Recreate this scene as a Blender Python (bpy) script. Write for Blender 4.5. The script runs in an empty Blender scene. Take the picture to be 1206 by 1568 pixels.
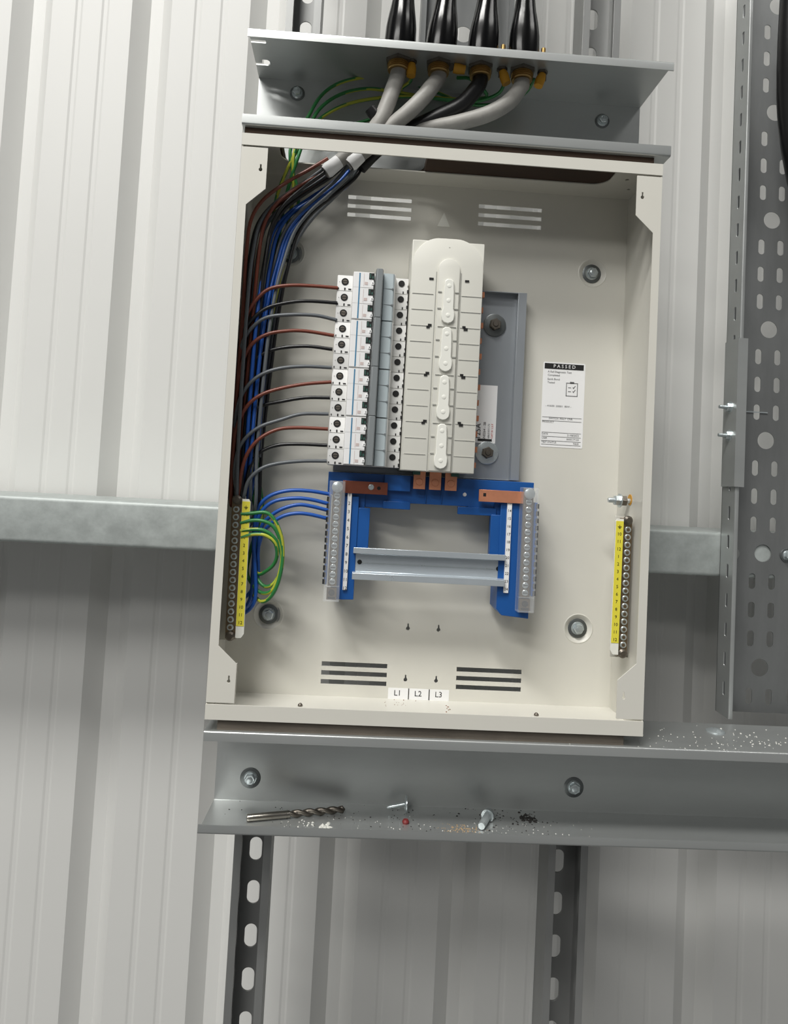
import bpy, bmesh, math, random
from mathutils import Vector, Matrix
random.seed(7)
PI = math.pi
S = bpy.context.scene
COL = S.collection

# ------------------------------------------------------------------ camera
cam_d = bpy.data.cameras.new('camera')
cam = bpy.data.objects.new('camera', cam_d)
COL.objects.link(cam)
S.camera = cam
CR = Vector((0.997494, -0.046089, 0.053674))          # right
CD = Vector((0.055767, 0.045393, -0.997411))          # down
CF = Vector((0.043533, 0.997905, 0.047850))          # forward
m = Matrix.Identity(4)
for i in range(3):
    m[i][0] = CR[i]; m[i][1] = -CD[i]; m[i][2] = -CF[i]
m.translation = Vector((0.132466, -0.730446, 0.241150))
cam.matrix_world = m
cam_d.sensor_fit = 'VERTICAL'
cam_d.sensor_height = 24.0
cam_d.lens = 24.0 * 1085.137 / 1568.0
cam_d.shift_x = 0.010950
cam_d.shift_y = -0.056790
cam_d.clip_start = 0.01
cam_d.clip_end = 50

# ------------------------------------------------------------------ light
S.view_settings.view_transform = 'Standard'
S.view_settings.look = 'None'
S.view_settings.gamma = 1.0
S.view_settings.use_curve_mapping = False
S.view_settings.exposure = -0.18

w = bpy.data.worlds.new('hall'); S.world = w; w.use_nodes = True
nt = w.node_tree; nt.nodes.clear()
wo = nt.nodes.new('ShaderNodeOutputWorld'); bg = nt.nodes.new('ShaderNodeBackground')
tc = nt.nodes.new('ShaderNodeTexCoord'); sp = nt.nodes.new('ShaderNodeSeparateXYZ')
mr = nt.nodes.new('ShaderNodeMapRange'); rp = nt.nodes.new('ShaderNodeValToRGB')
mr.inputs['From Min'].default_value = -1; mr.inputs['From Max'].default_value = 1
e = rp.color_ramp.elements
e[0].position = 0.0; e[0].color = (.24, .24, .235, 1)
e[1].position = 1.0; e[1].color = (.20, .20, .205, 1)
k = e.new(.42); k.color = (.50, .50, .49, 1)
k = e.new(.22); k.color = (.38, .38, .37, 1)
k = e.new(.56); k.color = (.26, .265, .265, 1)
nt.links.new(tc.outputs['Generated'], sp.inputs[0]); nt.links.new(sp.outputs['Z'], mr.inputs['Value'])
nt.links.new(mr.outputs[0], rp.inputs[0]); nt.links.new(rp.outputs[0], bg.inputs[0]); nt.links.new(bg.outputs[0], wo.inputs[0])
bg.inputs[1].default_value = 0.50

def strip_light(name, elev, azim, dist, sx, sy, power, col=(1, .985, .95), tgt=(.15, .2, .2)):
    d = bpy.data.lights.new(name, 'AREA'); d.shape = 'RECTANGLE'; d.size = sx; d.size_y = sy
    d.energy = power; d.color = col
    o = bpy.data.objects.new(name, d); COL.objects.link(o)
    el, az = math.radians(elev), math.radians(azim)
    v = Vector((math.sin(az) * math.cos(el), -math.cos(az) * math.cos(el), math.sin(el)))
    o.location = Vector(tgt) + v * dist
    o.rotation_euler = (-v).to_track_quat('-Z', 'Y').to_euler()
    return o
strip_light('ceiling_strip_light', 57, -28, 7.0, 3.0, .42, 440)
strip_light('ceiling_strip_light', 38, -30, 5.5, 2.6, .36, 92)
strip_light('ceiling_strip_light', 27, -24, 5.5, 2.6, .36, 40)
strip_light('ceiling_strip_light', 48, 52, 6.0, 2.0, .50, 46)

# ------------------------------------------------------------------ materials
def lin(c):
    return tuple(((v / 255 / 12.92) if v / 255 <= .04045 else ((v / 255 + .055) / 1.055) ** 2.4) for v in c)
MATS = {}
def mat(name, rgb, rough=.5, metal=0., var=0., scale=40, bump=0., bscale=300, stretch=(1, 1, 1), alpha=1., trans=0., spec=.5, voronoi=False):
    mt = bpy.data.materials.new(name); mt.use_nodes = True
    n = mt.node_tree; b = n.nodes['Principled BSDF']
    c = lin(rgb)
    b.inputs['Base Color'].default_value = (*c, 1)
    b.inputs['Roughness'].default_value = rough; b.inputs['Metallic'].default_value = metal
    b.inputs['Specular IOR Level'].default_value = spec
    if trans: b.inputs['Transmission Weight'].default_value = trans
    if alpha < 1: b.inputs['Alpha'].default_value = alpha
    t = n.nodes.new('ShaderNodeTexCoord'); mp = n.nodes.new('ShaderNodeMapping')
    mp.inputs['Scale'].default_value = stretch
    n.links.new(t.outputs['Object'], mp.inputs[0])
    if var:
        if voronoi:
            nz = n.nodes.new('ShaderNodeTexVoronoi'); nz.inputs['Scale'].default_value = scale; out = nz.outputs['Color']
            bw = n.nodes.new('ShaderNodeRGBToBW'); n.links.new(out, bw.inputs[0]); out = bw.outputs[0]
        else:
            nz = n.nodes.new('ShaderNodeTexNoise'); nz.inputs['Scale'].default_value = scale; nz.inputs['Detail'].default_value = 6
            nz.inputs['Roughness'].default_value = .62
            out = nz.outputs['Fac']
        n.links.new(mp.outputs[0], nz.inputs['Vector'])
        r = n.nodes.new('ShaderNodeValToRGB')
        r.color_ramp.elements[0].position = .3; r.color_ramp.elements[1].position = .7
        r.color_ramp.elements[0].color = (*[max(0, v * (1 - var)) for v in c], 1)
        r.color_ramp.elements[1].color = (*[min(1, v * (1 + var)) for v in c], 1)
        n.links.new(out, r.inputs[0]); n.links.new(r.outputs[0], b.inputs['Base Color'])
        rr = n.nodes.new('ShaderNodeMapRange'); rr.inputs['To Min'].default_value = max(.05, rough - .12 * min(1, var * 4)); rr.inputs['To Max'].default_value = min(1, rough + .12 * min(1, var * 4))
        n.links.new(out, rr.inputs[0]); n.links.new(rr.outputs[0], b.inputs['Roughness'])
    if bump:
        nb = n.nodes.new('ShaderNodeTexNoise'); nb.inputs['Scale'].default_value = bscale; nb.inputs['Detail'].default_value = 3
        n.links.new(mp.outputs[0], nb.inputs['Vector'])
        bp = n.nodes.new('ShaderNodeBump'); bp.inputs['Strength'].default_value = bump; bp.inputs['Distance'].default_value = .001
        n.links.new(nb.outputs['Fac'], bp.inputs['Height']); n.links.new(bp.outputs[0], b.inputs['Normal'])
    MATS[name] = mt
    return mt
mat('cladding', (217, 217, 214), .42, 0, .015, 3, 0)
mat('galvanised', (172, 178, 176), .55, .35, .14, 55, .25, 90, (1, 1, 1))
mat('zinc_sheet', (186, 189, 188), .37, .70, .07, 14, .05, 60, (.25, 1, 1))
mat('tray_steel', (136, 138, 138), .42, .68, .16, 16, .1, 60, (1, 1, .25))
mat('strut_steel', (150, 151, 150), .42, .6, .08, 20, .05, 80, (1, 1, .3))
mat('cream_paint', (212, 210, 201), .36, 0, .012, 25, .03, 900)
mat('zinc_screw', (200, 208, 210), .28, .7, .06, 60)
mat('washer_dark', (112, 116, 116), .38, .8, .1, 90)
mat('steel_dull', (118, 112, 104), .42, .9, .12, 90)
mat('brass_bar', (128, 112, 92), .4, .85, .12, 90)
mat('brass', (168, 138, 86), .38, .8, .1, 90)
mat('pan_steel', (158, 163, 168), .36, .5, .05, 30, .03, 80, (1, 1, .3))
mat('din_steel', (196, 204, 210), .28, .55, .04, 30)
mat('breaker_grey', (226, 226, 224), .42, 0, .01, 30)
mat('cover_white', (221, 220, 211), .42, 0, .01, 30)
mat('cover_clip', (236, 236, 228), .35)
mat('toggle_grey', (128, 133, 135), .4)
mat('toggle_slate', (190, 202, 206), .35)
mat('hole_black', (14, 14, 14), .7)
mat('window_green', (46, 84, 74), .5)
mat('line_blue', (70, 130, 165), .5)
mat('line_grey', (168, 168, 162), .5)
mat('print_pink', (206, 190, 186), .6)
mat('blue_plastic', (22, 82, 152), .38, 0, .04, 30)
mat('copper', (224, 152, 118), .36, .55, .1, 60)
mat('copper_dark', (142, 82, 64), .36, .6, .1, 60)
mat('white_label', (238, 238, 238), .5)
mat('print_black', (20, 20, 20), .6)
mat('print_grey', (110, 110, 110), .6)
mat('print_red', (205, 70, 60), .6)
mat('yellow_label', (232, 220, 70), .5)
mat('wire_brown', (116, 58, 42), .38)
mat('wire_black', (22, 22, 24), .35)
mat('wire_grey', (92, 97, 101), .38)
mat('wire_blue', (30, 84, 168), .36)
mat('wire_green', (44, 120, 62), .38)
mat('wire_yellow', (176, 182, 62), .38)
mat('sheath_grey', (156, 154, 149), .5, 0, .12, 60, .3, 160)
mat('sheath_black', (20, 20, 21), .35, 0, 0, 40, .2, 120)
mat('shroud_black', (7, 7, 8), .2, 0, 0, 40, .5, 55, (1, 1, .3), spec=.25)
mat('lug_orange', (206, 150, 40), .5)
mat('gasket_brown', (58, 42, 30), .75, 0, .3, 60, 0, 60, (.2, 1, 1))
mat('gasket_grey', (112, 104, 94), .75, 0, .35, 50, 0, 60, (.2, 1, 1))
mat('drill_steel', (150, 146, 138), .22, .95, .1, 90)
mat('rust', (120, 72, 40), .8, 0, .3, 200)
mat('dust_light', (205, 205, 198), .8)
mat('dust_dark', (40, 38, 36), .8)
mat('dust_tan', (168, 138, 98), .8)
mat('tag_red', (120, 40, 40), .5)
def clear_plastic():
    mt = mat('clear_plastic', (235, 238, 240), .08)
    n = mt.node_tree; b = n.nodes['Principled BSDF']
    tr = n.nodes.new('ShaderNodeBsdfTransparent'); mx = n.nodes.new('ShaderNodeMixShader'); mx.inputs[0].default_value = .13
    n.links.new(tr.outputs[0], mx.inputs[1]); n.links.new(b.outputs[0], mx.inputs[2])
    n.links.new(mx.outputs[0], n.nodes['Material Output'].inputs[0])
clear_plastic()

# ------------------------------------------------------------------ mesh helpers
def catmull(pts, per=6):
    P = [Vector(p) for p in pts]
    if len(P) < 3: return P
    P = [P[0] * 2 - P[1]] + P + [P[-1] * 2 - P[-2]]
    out = []
    for i in range(1, len(P) - 2):
        p0, p1, p2, p3 = P[i - 1:i + 3]
        for k in range(per):
            t = k / per
            out.append(.5 * ((2 * p1) + (-p0 + p2) * t + (2 * p0 - 5 * p1 + 4 * p2 - p3) * t * t + (-p0 + 3 * p1 - 3 * p2 + p3) * t ** 3))
    out.append(P[-2].copy())
    return out

def fold_outline(pts, t):
    """closed outline of a bent sheet of thickness t whose one side follows pts"""
    P = [Vector(p) for p in pts]; off = []
    for i, p in enumerate(P):
        ns = []
        if i > 0: d = (p - P[i - 1]).normalized(); ns.append(Vector((-d.y, d.x)))
        if i < len(P) - 1: d = (P[i + 1] - p).normalized(); ns.append(Vector((-d.y, d.x)))
        n = sum(ns, Vector((0, 0))).normalized(); n = n * (t / max(.3, n.dot(ns[0])))
        off.append(p + n)
    return [tuple(p) for p in P] + [tuple(p) for p in reversed(off)]

def soften(pts, r, n=4):
    """round the inner corners of an open path"""
    P = [Vector(p) for p in pts]; out = [tuple(P[0])]
    for i in range(1, len(P) - 1):
        a = (P[i - 1] - P[i]); c = (P[i + 1] - P[i]); d = min(r, a.length * .45, c.length * .45)
        p0 = P[i] + a.normalized() * d; p1 = P[i] + c.normalized() * d
        for k in range(n + 1):
            t = k / n; q = p0 * (1 - t) ** 2 + P[i] * 2 * t * (1 - t) + p1 * t * t; out.append(tuple(q))
    return out + [tuple(P[-1])]
def rrect(x0, x1, z0, z1, r, n=5):
    o = []
    for cx, cz, a in ((x1 - r, z1 - r, 0), (x0 + r, z1 - r, 90), (x0 + r, z0 + r, 180), (x1 - r, z0 + r, 270)):
        for k in range(n + 1):
            t = math.radians(a + 90 * k / n); o.append((cx + r * math.cos(t), cz + r * math.sin(t)))
    return o
def circ(x, z, r, n=20): return [(x + r * math.cos(2 * PI * k / n), z + r * math.sin(2 * PI * k / n)) for k in range(n)]
def rect(x0, x1, z0, z1): return [(x0, z0), (x1, z0), (x1, z1), (x0, z1)]

class MB:
    def __init__(s): s.v = []; s.f = []; s.m = []
    def add(s, vs, fs, mi=0):
        b = len(s.v); s.v += [tuple(v) for v in vs]; s.f += [tuple(i + b for i in f) for f in fs]; s.m += [mi] * len(fs); return s
    def box(s, x0, x1, y0, y1, z0, z1, mi=0):
        vs = [(x, y, z) for x in (x0, x1) for y in (y0, y1) for z in (z0, z1)]
        return s.add(vs, [(0, 1, 3, 2), (4, 6, 7, 5), (0, 4, 5, 1), (2, 3, 7, 6), (0, 2, 6, 4), (1, 5, 7, 3)], mi)
    def prism(s, poly, axis, a, b, mi=0):
        n = len(poly)
        def P(p, h): return {'x': (h, p[0], p[1]), 'y': (p[0], h, p[1]), 'z': (p[0], p[1], h)}[axis]
        vs = [P(p, a) for p in poly] + [P(p, b) for p in poly]
        fs = [(i, (i + 1) % n, n + (i + 1) % n, n + i) for i in range(n)] + [tuple(range(n)), tuple(range(2 * n - 1, n - 1, -1))]
        return s.add(vs, fs, mi)
    def fold(s, pts, t, axis, a, b, mi=0):
        """bent sheet: quads only, so a non-convex section stays clean"""
        o = fold_outline(pts, t); n = len(pts)
        for i in range(n - 1):
            q = [o[i], o[i + 1], o[2 * n - 2 - i], o[2 * n - 1 - i]]
            def P(p, h): return {'x': (h, p[0], p[1]), 'y': (p[0], h, p[1]), 'z': (p[0], p[1], h)}[axis]
            vs = [P(p, a) for p in q] + [P(p, b) for p in q]
            fs = [(0, 1, 5, 4), (2, 3, 7, 6), (0, 4, 7, 3)[::1], (3, 2, 1, 0), (4, 5, 6, 7)]
            fs[2] = (0, 4, 7, 3) if i == 0 else None
            fs2 = [f for f in fs if f]
            if i == n - 2: fs2.append((1, 2, 6, 5))
            s.add(vs, fs2, mi)
        return s
    def cyl(s, p0, p1, r0, r1=None, n=20, mi=0, hexa=False):
        return s.lathe(p0, Vector(p1) - Vector(p0), [(0, r0), (1, r0 if r1 is None else r1)], n, mi)
    def lathe(s, p, d, prof, n=20, mi=0, cap=True, rot=0):
        """prof: (fraction along d, radius)"""
        p = Vector(p); d = Vector(d); z = d.normalized()
        x = z.orthogonal().normalized()
        if abs(z.z) < .9: x = Vector((0, 0, 1)).cross(z).normalized()
        y = z.cross(x); vs = []; fs = []
        for h, r in prof:
            for k in range(n):
                a = 2 * PI * k / n + rot; vs.append(p + d * h + (x * math.cos(a) + y * math.sin(a)) * r)
        for j in range(len(prof) - 1):
            for k in range(n): fs.append((j * n + k, j * n + (k + 1) % n, (j + 1) * n + (k + 1) % n, (j + 1) * n + k))
        if cap: fs.append(tuple(range(n - 1, -1, -1))); fs.append(tuple(range((len(prof) - 1) * n, len(prof) * n)))
        return s.add(vs, fs, mi)
    def tube(s, pts, r, n=10, per=6, mi=0, stripe=None):
        C = catmull(pts, per) if per else [Vector(p) for p in pts]
        R = r if isinstance(r, (list, tuple)) else None
        vs = []; t0 = (C[1] - C[0]).normalized(); x = t0.orthogonal().normalized()
        for i, c in enumerate(C):
            t = (C[min(i + 1, len(C) - 1)] - C[max(i - 1, 0)]).normalized()
            x = (x - t * x.dot(t)).normalized(); y = t.cross(x)
            rr = r
            if R:
                q = i / (len(C) - 1) * (len(R) - 1); a = min(int(q), len(R) - 2); rr = R[a] + (R[a + 1] - R[a]) * (q - a)
            for k in range(n):
                a = 2 * PI * k / n; vs.append(c + (x * math.cos(a) + y * math.sin(a)) * rr)
        b = len(s.v); s.v += [tuple(v) for v in vs]
        for i in range(len(C) - 1):
            for k in range(n):
                s.f.append((b + i * n + k, b + i * n + (k + 1) % n, b + (i + 1) * n + (k + 1) % n, b + (i + 1) * n + k))
                if stripe is None: s.m.append(mi)
                else: s.m.append(1 if ((k + int(i * stripe)) % n) < n * .3 else 0)
        s.f.append(tuple(b + k for k in range(n - 1, -1, -1))); s.m.append(mi)
        s.f.append(tuple(b + (len(C) - 1) * n + k for k in range(n))); s.m.append(mi)
        return s
    def plate(s, outline, holes, axis, a, b, mi=0):
        """flat plate with holes, triangulated by a filled 2D curve"""
        cu = bpy.data.curves.new('tmp', 'CURVE'); cu.dimensions = '2D'; cu.fill_mode = 'BOTH'; cu.extrude = abs(b - a) / 2
        K = 20.0
        for lp in [outline] + holes:
            sp = cu.splines.new('POLY'); sp.points.add(len(lp) - 1)
            for q, pnt in zip(sp.points, lp): q.co = (pnt[0] * K, pnt[1] * K, 0, 1)
            sp.use_cyclic_u = True
        cu.extrude *= K
        ob = bpy.data.objects.new('tmp', cu); COL.objects.link(ob)
        me = ob.to_mesh(); mid = (a + b) / 2
        vs = []
        for v in me.vertices:
            X, Y, Z = v.co.x / K, v.co.y / K, v.co.z / K
            vs.append({'y': (X, mid + Z, Y), 'x': (mid + Z, X, Y), 'z': (X, Y, mid + Z)}[axis])
        fs = [tuple(p.vertices) for p in me.polygons]
        s.add(vs, fs, mi)
        ob.to_mesh_clear(); bpy.data.objects.remove(ob); bpy.data.curves.remove(cu)
        return s
    def text(s, body, x, z, y, size, mi=0, align='CENTER', rot=0., squeeze=1., face='y'):
        """lettering as thin geometry in front (towards -Y) of the plane y"""
        cu = bpy.data.curves.new('tmp', 'FONT'); cu.body = body; cu.size = size * 10; cu.extrude = .0008; cu.align_x = align; cu.align_y = 'CENTER'
        cu.resolution_u = 2
        ob = bpy.data.objects.new('tmp', cu); COL.objects.link(ob)
        me = ob.to_mesh(); c, sn = math.cos(rot), math.sin(rot); vs = []
        for v in me.vertices:
            X, Z, D = v.co.x / 10 * squeeze, v.co.y / 10, v.co.z / 10
            vs.append((x + X * c - Z * sn, y - .00012 - D, z + X * sn + Z * c))
        s.add(vs, [tuple(p.vertices) for p in me.polygons], mi)
        ob.to_mesh_clear(); bpy.data.objects.remove(ob); bpy.data.curves.remove(cu)
        return s
    def bev(s, width, ang=40, seg=2):
        """bevel what is in the builder so far"""
        me = bpy.data.meshes.new('tmp'); me.from_pydata(s.v, [], s.f); me.polygons.foreach_set('material_index', s.m)
        bm = bmesh.new(); bm.from_mesh(me)
        bmesh.ops.remove_doubles(bm, verts=bm.verts, dist=2e-6); bmesh.ops.recalc_face_normals(bm, faces=bm.faces)
        es = [e for e in bm.edges if len(e.link_faces) == 2 and e.calc_face_angle(0) > math.radians(ang)]
        bmesh.ops.bevel(bm, geom=es, offset=width, segments=seg, affect='EDGES', profile=.5, clamp_overlap=True)
        s.v = [tuple(v.co) for v in bm.verts]; bm.verts.index_update()
        s.f = [tuple(v.index for v in f.verts) for f in bm.faces]; s.m = [f.material_index for f in bm.faces]
        bm.free(); bpy.data.meshes.remove(me); return s
    def build(s, name, mats, parent=None, bevel=0., loc=None, sharp=32, recalc=True):
        me = bpy.data.meshes.new(name); me.from_pydata(s.v, [], s.f)
        mats = [mats] if isinstance(mats, str) else mats
        for q in mats: me.materials.append(MATS[q])
        me.polygons.foreach_set('material_index', s.m)
        bm = bmesh.new(); bm.from_mesh(me)
        bmesh.ops.remove_doubles(bm, verts=bm.verts, dist=2e-6)
        if recalc: bmesh.ops.recalc_face_normals(bm, faces=bm.faces)
        bm.to_mesh(me); bm.free()
        me.polygons.foreach_set('use_smooth', [True] * len(me.polygons))
        me.set_sharp_from_angle(angle=math.radians(sharp))
        o = bpy.data.objects.new(name, me); COL.objects.link(o)
        if loc is not None: o.location = loc
        if parent is not None: o.parent = parent
        if bevel:
            b = o.modifiers.new('edge', 'BEVEL'); b.width = bevel; b.segments = 2; b.limit_method = 'ANGLE'; b.angle_limit = math.radians(40)
            b.harden_normals = False
        return o

def tag(o, label=None, cat=None, group=None, kind=None):
    if label: o['label'] = label
    if cat: o['category'] = cat
    if group: o['group'] = group
    if kind: o['kind'] = kind
    return o
def thing(name, label, cat, loc, group=None):
    o = bpy.data.objects.new(name, None); COL.objects.link(o); o.location = loc; o.empty_display_size = .01
    return tag(o, label, cat, group)
class At:
    """build parts in world coordinates under an Empty that stands elsewhere"""
    def __init__(s, root): s.r = root
    def __call__(s, mb, name, mats, label=None, **k):
        L = s.r.location; mb.v = [(x - L.x, y - L.y, z - L.z) for x, y, z in mb.v]
        o = mb.build(name, mats, s.r, **k)
        if label: o['label'] = label
        return o
def sub(mb, parent, name, mats, root, **k):
    L = root.location; mb.v = [(x - L.x, y - L.y, z - L.z) for x, y, z in mb.v]
    return mb.build(name, mats, parent, **k)
def hexbolt(p, d, r=.0055, washer=.009, root=None, parent=None, name='bolt', mats=('zinc_screw', 'washer_dark'), rot=.3, domed=True, prof=None):
    """hexagon head on a flange washer, d = outward direction"""
    p = Vector(p); d = Vector(d).normalized(); b = MB()
    b.lathe(p, d * .0012, [(0, washer), (.7, washer), (1, washer * .93)], 28, 1)
    b.lathe(p + d * .0012, d * .0016, [(0, r * 1.28), (1, r * 1.1)], 24)
    b.lathe(p + d * .0026, d * .0045, [(0, r), (.85, r), (1, r * .86)], 6, rot=rot)
    b.lathe(p + d * .0071, d * .0003, [(0, r * .6), (1, r * .5)], 16)
    if root is not None: return sub(b, parent or root, name, list(mats), root)
    return b

# ================================================================== SETTING
# profiled inner wall sheet: flat pans with narrow recessed ribs every 172 mm
def cladding():
    Y0 = .300; pts = []
    x = -2.300
    while x < 2.6:
        # wide rib starts at x: left flank, bottom, right flank, then a flat with two shallow stiffeners
        pts += [(x, Y0), (x + .022, Y0 + .019), (x + .040, Y0 + .019), (x + .058, Y0)]
        for s in (.094, .132):
            pts += [(x + s - .003, Y0), (x + s, Y0 + .0009), (x + s + .005, Y0 + .0009), (x + s + .008, Y0)]
        x += .1727
    b = MB(); b.fold(pts, .0007, 'z', -1.7, 2.6)
    o = b.build('wall_back', 'cladding', sharp=12)
    tag(o, 'white ribbed metal wall cladding behind the switchgear', kind='structure')
cladding()

# galvanised rail of the building frame, running behind the box
b = MB()
b.fold(soften([(.148, .1545), (.1325, .1535), (.1325, .2085), (.288, .2085), (.288, .155)], .005), -.0022, 'x', -1.6, 1.7)
tag(b.build('wall_rail', 'galvanised', bevel=.0004), 'wide mottled galvanised steel rail running level behind the cream box', 'rail')

# ------------------------------------------------------------------ slotted struts
def strut(x0, x1, z0, z1, zs, label):
    root = thing('slotted_strut', label, 'strut', (x0, .131, z0)); A = At(root)
    y0, y1 = .0925, .1315
    xc = (x0 + x1) / 2; holes = []
    z = zs
    while z > z0 + .02: z -= .0496
    while z < z1 - .03:
        if z > z0 + .02: holes.append(rrect(xc - .0072, xc + .0072, z - .0135, z + .0135, .0071))
        z += .0496
    b = MB(); b.plate(rect(x0, x1, z0, z1), holes, 'y', y1 - .002, y1)
    b.fold([(x0 + .0085, y0 + .007), (x0 + .0085, y0), (x0, y0), (x0, y1 - .002)], -.0018, 'z', z0, z1)
    b.fold([(x1 - .0085, y0 + .007), (x1 - .0085, y0), (x1, y0), (x1, y1 - .002)], .0018, 'z', z0, z1)
    A(b, 'channel', 'strut_steel', bevel=.0003)
strut(.0250, .0665, -.75, 1.35, -.1902, 'slotted steel strut rising behind the left side of the cream box')
strut(.3830, .4290, -.75, 1.35, -.1935, 'slotted steel strut rising behind the right side of the cream box')

# narrow perforated tray behind the glands
b = MB(); hs = []
for k in range(16):
    z = .7447 + k * .0355
    hs += [rrect(.2115, .2195, z - .0095, z + .0095, .0039), rrect(.2665, .2745, z - .0095, z + .0095, .0039)]
    if k % 4 == 2: hs.append(circ(.243, z, .0105))
b.plate(rect(.187, .300, .722, 1.3), hs, 'y', .1305, .1315)
b.fold([(.193, .101), (.187, .101), (.187, .1312)], -.001, 'z', .722, 1.3)
b.fold([(.294, .101), (.300, .101), (.300, .1312)], .001, 'z', .722, 1.3)
tag(b.build('cable_tray', 'tray_steel'), 'narrow perforated steel tray rising behind the black cable shrouds', 'cable tray')

# ------------------------------------------------------------------ right hand cable tray
def right_tray():
    root = thing('cable_tray', 'wide perforated cable tray hanging at the right edge beside the box', 'cable tray', (.66, .131, -.009)); A = At(root)
    X0, X1, Z0, Z1 = .594, .752, -.009, 1.25
    holes = []
    for k in range(-1, 10):
        zc = .0454 + .1402 * k
        for dx in (.0535, .1045):
            if Z0 + .015 < zc < Z1 - .02: holes.append(circ(X0 + dx, zc, .0108, 24))
        for j in (1, 2, 3):
            z = zc + .03505 * j
            if Z0 + .013 < z < Z1 - .015:
                for dx in (.0408, .0655, .0925, .1172): holes.append(rrect(X0 + dx - .0041, X0 + dx + .0041, z - .0097, z + .0097, .00405))
    b = MB(); b.plate(rect(X0, X1, Z0, Z1), holes, 'y', .1305, .1316)
    A(b, 'base', 'tray_steel')
    for s, xa in ((1, X0), (-1, X1)):
        fh = []
        z = Z0 + .032
        while z < Z1 - .02:
            fh.append(rrect(.1115, .1165, z - .0085, z + .0085, .0024)); z += .03505
        b = MB(); b.plate([(.102, Z0 - .001), (.131, Z0), (.131, Z1), (.102, Z1)], fh, 'x', xa, xa + .0011)
        b.fold(soften([(xa + s * .0005, .1060), (xa + s * .0005, .1020), (xa + s * .0058, .1020), (xa + s * .0058, .1065)], .0018), .001 * s, 'z', Z0 - .001, Z1)
        A(b, 'side_flange', 'zinc_sheet')
    # a splice plate lapped over the side wall
    b = MB(); b.fold([(.6035, .1005), (.5925, .1005), (.5925, .1285), (.603, .1285)], .0011, 'z', .2652, .4455)
    A(b, 'splice_plate', 'zinc_sheet')
    for z in (.3625, .3278):
        c = MB()
        c.lathe((.5925, .1145, z), (-.0012, 0, 0), [(0, .0075), (1, .0075)], 20)
        c.lathe((.5915, .1145, z), (-.0042, 0, 0), [(0, .0052), (.8, .0052), (1, .0045)], 6)
        c.lathe((.5876, .1145, z), (-.0095, 0, 0), [(0, .0024), (1, .0021)], 12)
        A(c, 'bolt', 'zinc_screw')
    for z in (.3985, .4345):
        c = MB(); c.lathe((.5952, .1145, z), (.002, 0, 0), [(0, .0075), (.6, .006), (1, .003)], 18); A(c, 'bolt', 'zinc_screw')
    b = MB(); b.box(.6005, .648, .1292, .1303, .3598, .3612); A(b, 'joint_edge', 'zinc_screw', 'bright cut edge where two tray lengths meet')
    c = hexbolt((.678, .1303, .1845), (0, -1, 0), .0048, .0088); A(c, 'bolt', ['zinc_screw', 'washer_dark'])
    c = MB(); c.lathe((.6085, .1303, .1832), (0, -.0022, 0), [(0, .0088), (.6, .0085), (1, .0055)], 24); c.lathe((.6085, .1303, .1832), (0, -.0024, 0), [(0, .0035), (1, .003)], 16)
    A(c, 'rivet', 'strut_steel')
right_tray()
b = MB(); b.tube([(0.6230, 0.0600, 0.8913), (0.6262, 0.0700, 0.8021), (0.6358, 0.0850, 0.7392), (0.6484, 0.0950, 0.6883), (0.6680, 0.1050, 0.6286), (0.6888, 0.1100, 0.5333)], .0125, 14)
tag(b.build('power_cable', 'sheath_black'), 'thick black cable lying in the wide right hand tray', 'cable')

# ------------------------------------------------------------------ upper trunking
def upper_trunk():
    root = thing('steel_trunking', 'open steel trunking above the cream box holding the cable glands', 'trunking', (.228, .09, .614)); A = At(root)
    x0, x1, z0, z1 = -.0015, .4562, .6128, .7172; R0 = .0060
    b = MB()
    b.plate(rect(x0, x1, z0, z1), [], 'y', .0905, .092)
    b.plate([(x0, R0), (x1, R0), (x1, .092), (x0, .092), (x0, .0645), (.0125, .0645), (.0150, .0620), (.0150, .0560), (.0125, .0535), (.0070, .0535), (.0060, .0600), (x0, .0605), (x0, .0235), (.0145, .0235), (.0150, .0215), (.0145, .0185), (x0, .0185)],
            [circ(gx, .036, .0125, 24) for gx in (.160, .205, .252, .299)] + [], 'z', z1 - .0014, z1)
    b.plate([(x0, R0), (x1, R0), (x1, .092), (x0, .092)], [rrect(.038, .197, .012, .086, .012)], 'z', z0, z0 + .0014)
    b.fold(soften([(.0, z1 - .0096), (.0, z1), (R0, z1)], .0022), -.0014, 'x', x0, x1)
    b.fold(soften([(.0, z0 + .0112), (.0, z0), (R0, z0)], .0022), .0014, 'x', x0, x1)
    A(b, 'channel', 'zinc_sheet', recalc=True)
    for p in ((.0445, .0905, .7005), (.4105, .0905, .6955), (.226, .0905, .668)):
        c = hexbolt(p, (0, -1, 0), .0052, .0088, rot=random.random()); A(c, 'bolt', ['zinc_screw', 'washer_dark'])
upper_trunk()
hole = MB()
hole.plate([(.001, .006), (.4405, .006), (.4405, .086), (.001, .086)], [rrect(.038, .197, .012, .080, .012)], 'z', .6034, .6125)
tag(hole.build('gasket', 'gasket_brown'), 'dark brown strip squeezed between upper trunking and box', 'gasket')

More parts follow.
